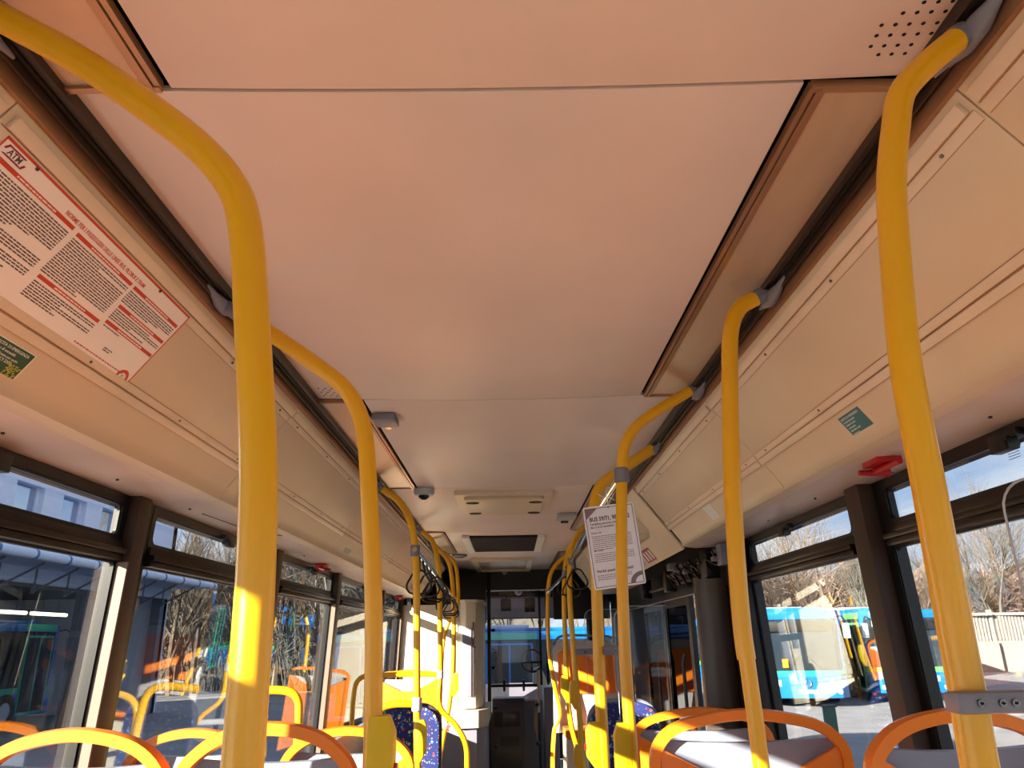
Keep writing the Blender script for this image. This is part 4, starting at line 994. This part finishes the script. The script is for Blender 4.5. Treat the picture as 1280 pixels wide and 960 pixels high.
# pale house with gable behind the fence
ho = empty('house', (38, 60, GZ), 'pale house with a shallow snow-grey gable roof behind the concrete fence', 'house')
MB().prism([(32, GZ), (32, 4.2), (39, 6.4), (47, 4.2), (47, GZ)], 58, 68).build('walls', 'concrete_pale', ho)
MB().prism([(31.2, 4.1), (39, 6.55), (47.8, 4.1), (47.8, 4.45), (39, 6.95), (31.2, 4.45)], 57, 69).build('roof', 'bus_white', ho)
for x in (34, 37.5, 41, 44): MB().box(x, x+1.2, 57.95, 58, 1.6, 3.0).build('window', 'bus_glass', ho)

# depot building on the left
dp = empty('depot_building', (-14, 19, GZ), 'pale blue grey depot building with square upper windows and a canopy over dark bays', 'building')
B = lambda mb, nm, mm, **k: mb.build(nm, mm, dp, **k)
wins = [(12.3, 13.5), (14.3, 15.5), (16.15, 17.3), (18.0, 19.15), (20.0, 21.15), (22.0, 23.15), (24.0, 25.15)]
m = MB(); prev = 10.0
for a, b in wins+[(27.2, 27.2)]:
    m.box(-12.3, -12.0, prev, a, 3.2, 6.5); prev = b
for a, b in wins: m.box(-12.3, -12.0, a, b, 5.42, 6.5).box(-12.3, -12.0, a, b, 3.2, 4.2)
B(m, 'upper_wall', 'facade_blue')
for a, b in wins:
    w_ = B(MB().box(-12.24, -12.2, a, b, 4.2, 5.42), 'window', 'mirror_glass')
    MB().box(-12.24, -12.15, a, a+.07, 4.2, 5.42).box(-12.24, -12.15, b-.07, b, 4.2, 5.42).build('frame', 'facade_blue', w_, loc=Vector((0, 0, 0)))
B(MB().box(-20, -12, 10, 27.2, 6.5, 6.7), 'roof', 'canopy_grey')
B(MB().box(-20, -19.8, 10, 27.2, GZ, 6.5), 'back_wall', 'depot_dark')
B(MB().box(-20, -12.0, 26.9, 27.2, GZ, 6.5), 'end_wall', 'facade_blue')
B(MB().box(-20, -12.0, 9.8, 10.0, GZ, 6.5), 'end_wall', 'facade_blue')  # unseen near end, added to keep the sun out of the bay
B(MB().box(-20, -12.3, 10, 26.9, 3.1, 3.2), 'bay_ceiling', 'depot_dark')
B(MB().box(-12.0, -10.6, 10, 27.6, 3.42, 3.50), 'canopy', 'canopy_grey')
B(MB().cyl((-10.6, 10, 3.5), (-10.6, 27.6, 3.5), .11, 12), 'gutter', 'facade_blue', smooth=True)
for k in range(14): B(MB().cyl((-10.6, 10.4+k*1.3, 3.5), (-10.6, 10.47+k*1.3, 3.5), .125, 12), 'gutter_clip', 'steel_blue', smooth=True)
for k in range(12):
    y = 10.6+k*1.45; B(MB().box(-12, -11.93, y, y+.06, 2.8, 3.42).tube([(-11.95, y+.03, 2.85), (-10.9, y+.03, 3.4)], .03, 6), 'bracket', 'depot_dark')
B(MB().box(-12.05, -11.95, 10, 27.2, 3.05, 3.42), 'fascia', 'canopy_grey')
for y in (10, 15.6, 21.9, 26.6): B(MB().box(-12.3, -12, y, y+.5, GZ, 3.2), 'bay_column', 'depot_dark')
for i, (y, z, x) in enumerate(((15.5, 2.9, -14.5), (17.4, 2.9, -14.5), (20.1, 2.45, -13.6), (22.1, 2.45, -13.6))):
    r = empty('tube_lamp', (x, y, z), 'glowing fluorescent tube in the %s of the depot bay' % ('upper far row' if i < 2 else 'lower near row'), 'lamp', 'fluorescent tubes in the depot')
    MB().cyl((x, y, z), (x, y+1.75, z), .05, 10).build('tube', 'lamp_tube', r, smooth=True)
    MB().box(x-.06, x+.06, y-.03, y+1.78, z+.05, z+.10).build('batten', 'depot_dark', r)
    for q in (.5, 1.3): MB().cyl((x, y+q, z+.1), (x, y+q, 3.1), .01, 6).build('hanger', 'depot_dark', r)
b5 = city_bus(0, 0, 0, 9, 'dark-windowed bus parked side-on inside the depot bay', H=2.9)
b5.location = (-15.2, 24.6, GZ); b5.rotation_euler = (0, 0, math.pi+.0)
b6 = empty('white_coach', (-8.6, 13.2, GZ), 'white coach nose with a dark rounded windscreen outside the first left window', 'coach')
def B(mb, nm, mm, **k): return mb.build(nm, mm, b6, loc=Vector((0, 0, 0)), **k)
B(MB().prism([(-1.25, -7), (-1.25, -.5), (-.9, -.1), (0, .05), (.9, -.1), (1.25, -.5), (1.25, -7)], .3, 2.9, axis='z'), 'body', 'bus_white', bevel=.12)
B(MB().prism([(-1.26, -1.5), (-1.27, -.5), (-.92, -.08), (0, .08), (.92, -.08), (1.27, -.5), (1.27, -1.5)], 1.35, 2.5, axis='z'), 'windscreen', 'bus_glass', bevel=.1)
B(MB().box(-1.28, 1.28, -6.5, -1.7, 1.5, 2.45), 'side_glass', 'bus_glass', bevel=.03)
for s in (-1, 1):
    B(MB().cyl((s*1.0, -2.2, .45), (s*1.27, -2.2, .45), .45, 20), 'wheel', 'rubber', smooth=True)
    B(MB().box(s*.98-.18, s*.98+.18, -.28, -.02, .75, .95), 'headlight', 'headlight', bevel=.03)
B(MB().box(-.5, .5, -.0, .075, .95, 1.08), 'grille', 'grille_dark', bevel=.01)
b6.location = (-9.75, 12.6, GZ)

# ------------------------------------------------------------------ bare trees
def tree_mesh(name, seed, h, m, spread=.5, depth=5):
    rnd = random.Random(seed); mb = MB()
    def branch(p, d, l, r, dep):
        n = 3 if dep > 2 else 2; pts = [p]; q = p.copy(); dd = d.copy()
        for _ in range(n):
            dd = (dd+Vector((rnd.uniform(-1, 1), rnd.uniform(-1, 1), rnd.uniform(-.3, .6)))*.14).normalized(); q = q+dd*(l/n); pts.append(q)
        mb.tube(pts, [r*(1-.45*i/n) for i in range(n+1)], 5 if dep > 3 else 3, caps=False)
        if dep == 0: return
        k = 4 if dep > 1 else 3
        for i in range(k):
            t = (.45+.55*i/(k-1)); base = pts[min(n, max(1, round(t*n)))]
            a = rnd.uniform(0, 2*math.pi); tilt = rnd.uniform(.35, .85)*spread*1.6 if i < k-1 else .15
            side = dd.orthogonal().normalized(); side.rotate(Matrix.Rotation(a, 3, dd).to_quaternion())
            nd = (dd*math.cos(tilt)+side*math.sin(tilt)+Vector((0, 0, .12))).normalized()
            branch(base, nd, l*rnd.uniform(.55, .78), r*.5, dep-1)
    branch(Vector((0, 0, 0)), Vector((0, 0, 1)), h*.36, h*.016, depth)
    me = bpy.data.meshes.new(name); me.from_pydata(mb.v, [], mb.f); me.materials.append(M[m]); return me
tm = [tree_mesh('bare_tree_mesh', 11+i, (9, 11, 10, 12)[i], 'bark' if i % 2 else 'bark_grey', (.5, .42, .6, .5)[i]) for i in range(4)]
def put_tree(x, y, sc, k, lb, gr):
    o = bpy.data.objects.new('bare_tree', tm[k % 4]); C.objects.link(o); o.location = (x, y, GZ); o.scale = (sc,)*3
    o.rotation_euler = (0, 0, random.uniform(0, 6.28)); tag(o, lb, 'tree', gr)
rnd = random.Random(5); i = 0
for row, (yy, n) in enumerate(((38, 13), (50, 14), (60, 14))):
    for k in range(n):
        x = 9+k*(3.4+row*.5)+rnd.uniform(-1, 1); y = yy+rnd.uniform(-2, 2)+max(0, x-24)*.25
        if y < fy(x)+3: y = fy(x)+rnd.uniform(3, 6)
        if 29 < x < 50 and y > 53: y += 16
        put_tree(x, y, rnd.uniform(.72, 1.1), i, ('bare winter tree in the front row behind the parked buses', 'bare winter tree in the middle of the wood behind the buses', 'bare winter tree at the back of the wood behind the buses')[row], 'bare trees behind the buses'); i += 1
for k in range(26):
    x = -3.5-k*.55+rnd.uniform(-.8, .8); y = 31+k*.35+rnd.uniform(-3, 6)
    put_tree(x, y, rnd.uniform(.7, 1.05), i, 'tall bare tree beyond the end of the depot on the left', 'bare trees beyond the depot'); i += 1
for k in range(10):
    put_tree(-9+k*2.2+rnd.uniform(-.5, .5), 52+rnd.uniform(-3, 3), rnd.uniform(.6, .8), i, 'bare tree far ahead above the blue bus roof', 'bare trees straight ahead'); i += 1
for k in range(7):
    put_tree(-33+rnd.uniform(-2, 2), 8+k*5, 1.3, i, 'bare tree behind the depot roof', 'bare trees behind the depot'); i += 1
def brush(name, xs, ys, n, h, mm, label):
    mb = MB(); rn = random.Random(len(name)+n)
    for _ in range(n):
        x = rn.uniform(*xs); y = ys(x)+rn.uniform(-2.5, 2.5); hh = h*rn.uniform(.3, 1); a = rn.uniform(-.5, .5); b = rn.uniform(-.4, .4); w = .024
        c = len(mb.v)
        mb.v += [(x-w, y, GZ), (x+w, y, GZ), (x, y+w, GZ), (x+a*hh*.5, y+b*hh*.5, GZ+hh*.6), (x+a*hh*.5+w, y+b*hh*.5, GZ+hh*.6), (x+a*hh*.9+rn.uniform(-.3, .3), y+b*hh, GZ+hh)]
        mb.f += [(c, c+1, c+4, c+3), (c+1, c+2, c+4), (c+2, c, c+3), (c+3, c+4, c+5)]
        for _k in range(3):
            t = rn.uniform(.25, .9); p = (x+a*hh*t*.8, y+b*hh*t*.8, GZ+hh*t); c = len(mb.v); l = hh*.3
            q = (p[0]+rn.uniform(-1, 1)*l, p[1]+rn.uniform(-1, 1)*l, p[2]+rn.uniform(.1, .9)*l)
            mb.v += [p, (p[0], p[1], p[2]+.05), q]; mb.f.append((c, c+1, c+2))
    o = mb.build(name, mm, kind='stuff'); tag(o, label, 'brushwood')
brush('brushwood', (8, 44), lambda x: 51+.12*(x-20), 15000, 6.6, 'brush_tan', 'tangled tan brushwood filling the background behind the right-hand buses')
brush('brushwood', (-24, -2), lambda x: 38-.2*x, 7000, 7.0, 'bark_grey', 'dense grey undergrowth between the trees beyond the depot')
MB().prism([(8, GZ), (8, 3.2), (60, 4.5), (60, GZ)], 66, 70).build('wooded_bank', 'brush_tan', kind='structure')
MB().prism([(-60, GZ), (-60, 5.0), (3, 3.0), (3, GZ)], 60, 64).build('wooded_bank', 'bark_grey', kind='structure')
print('OBJECTS', len(bpy.data.objects), 'TRIS', sum(sum(len(p.vertices)-2 for p in me.polygons) for me in bpy.data.meshes))
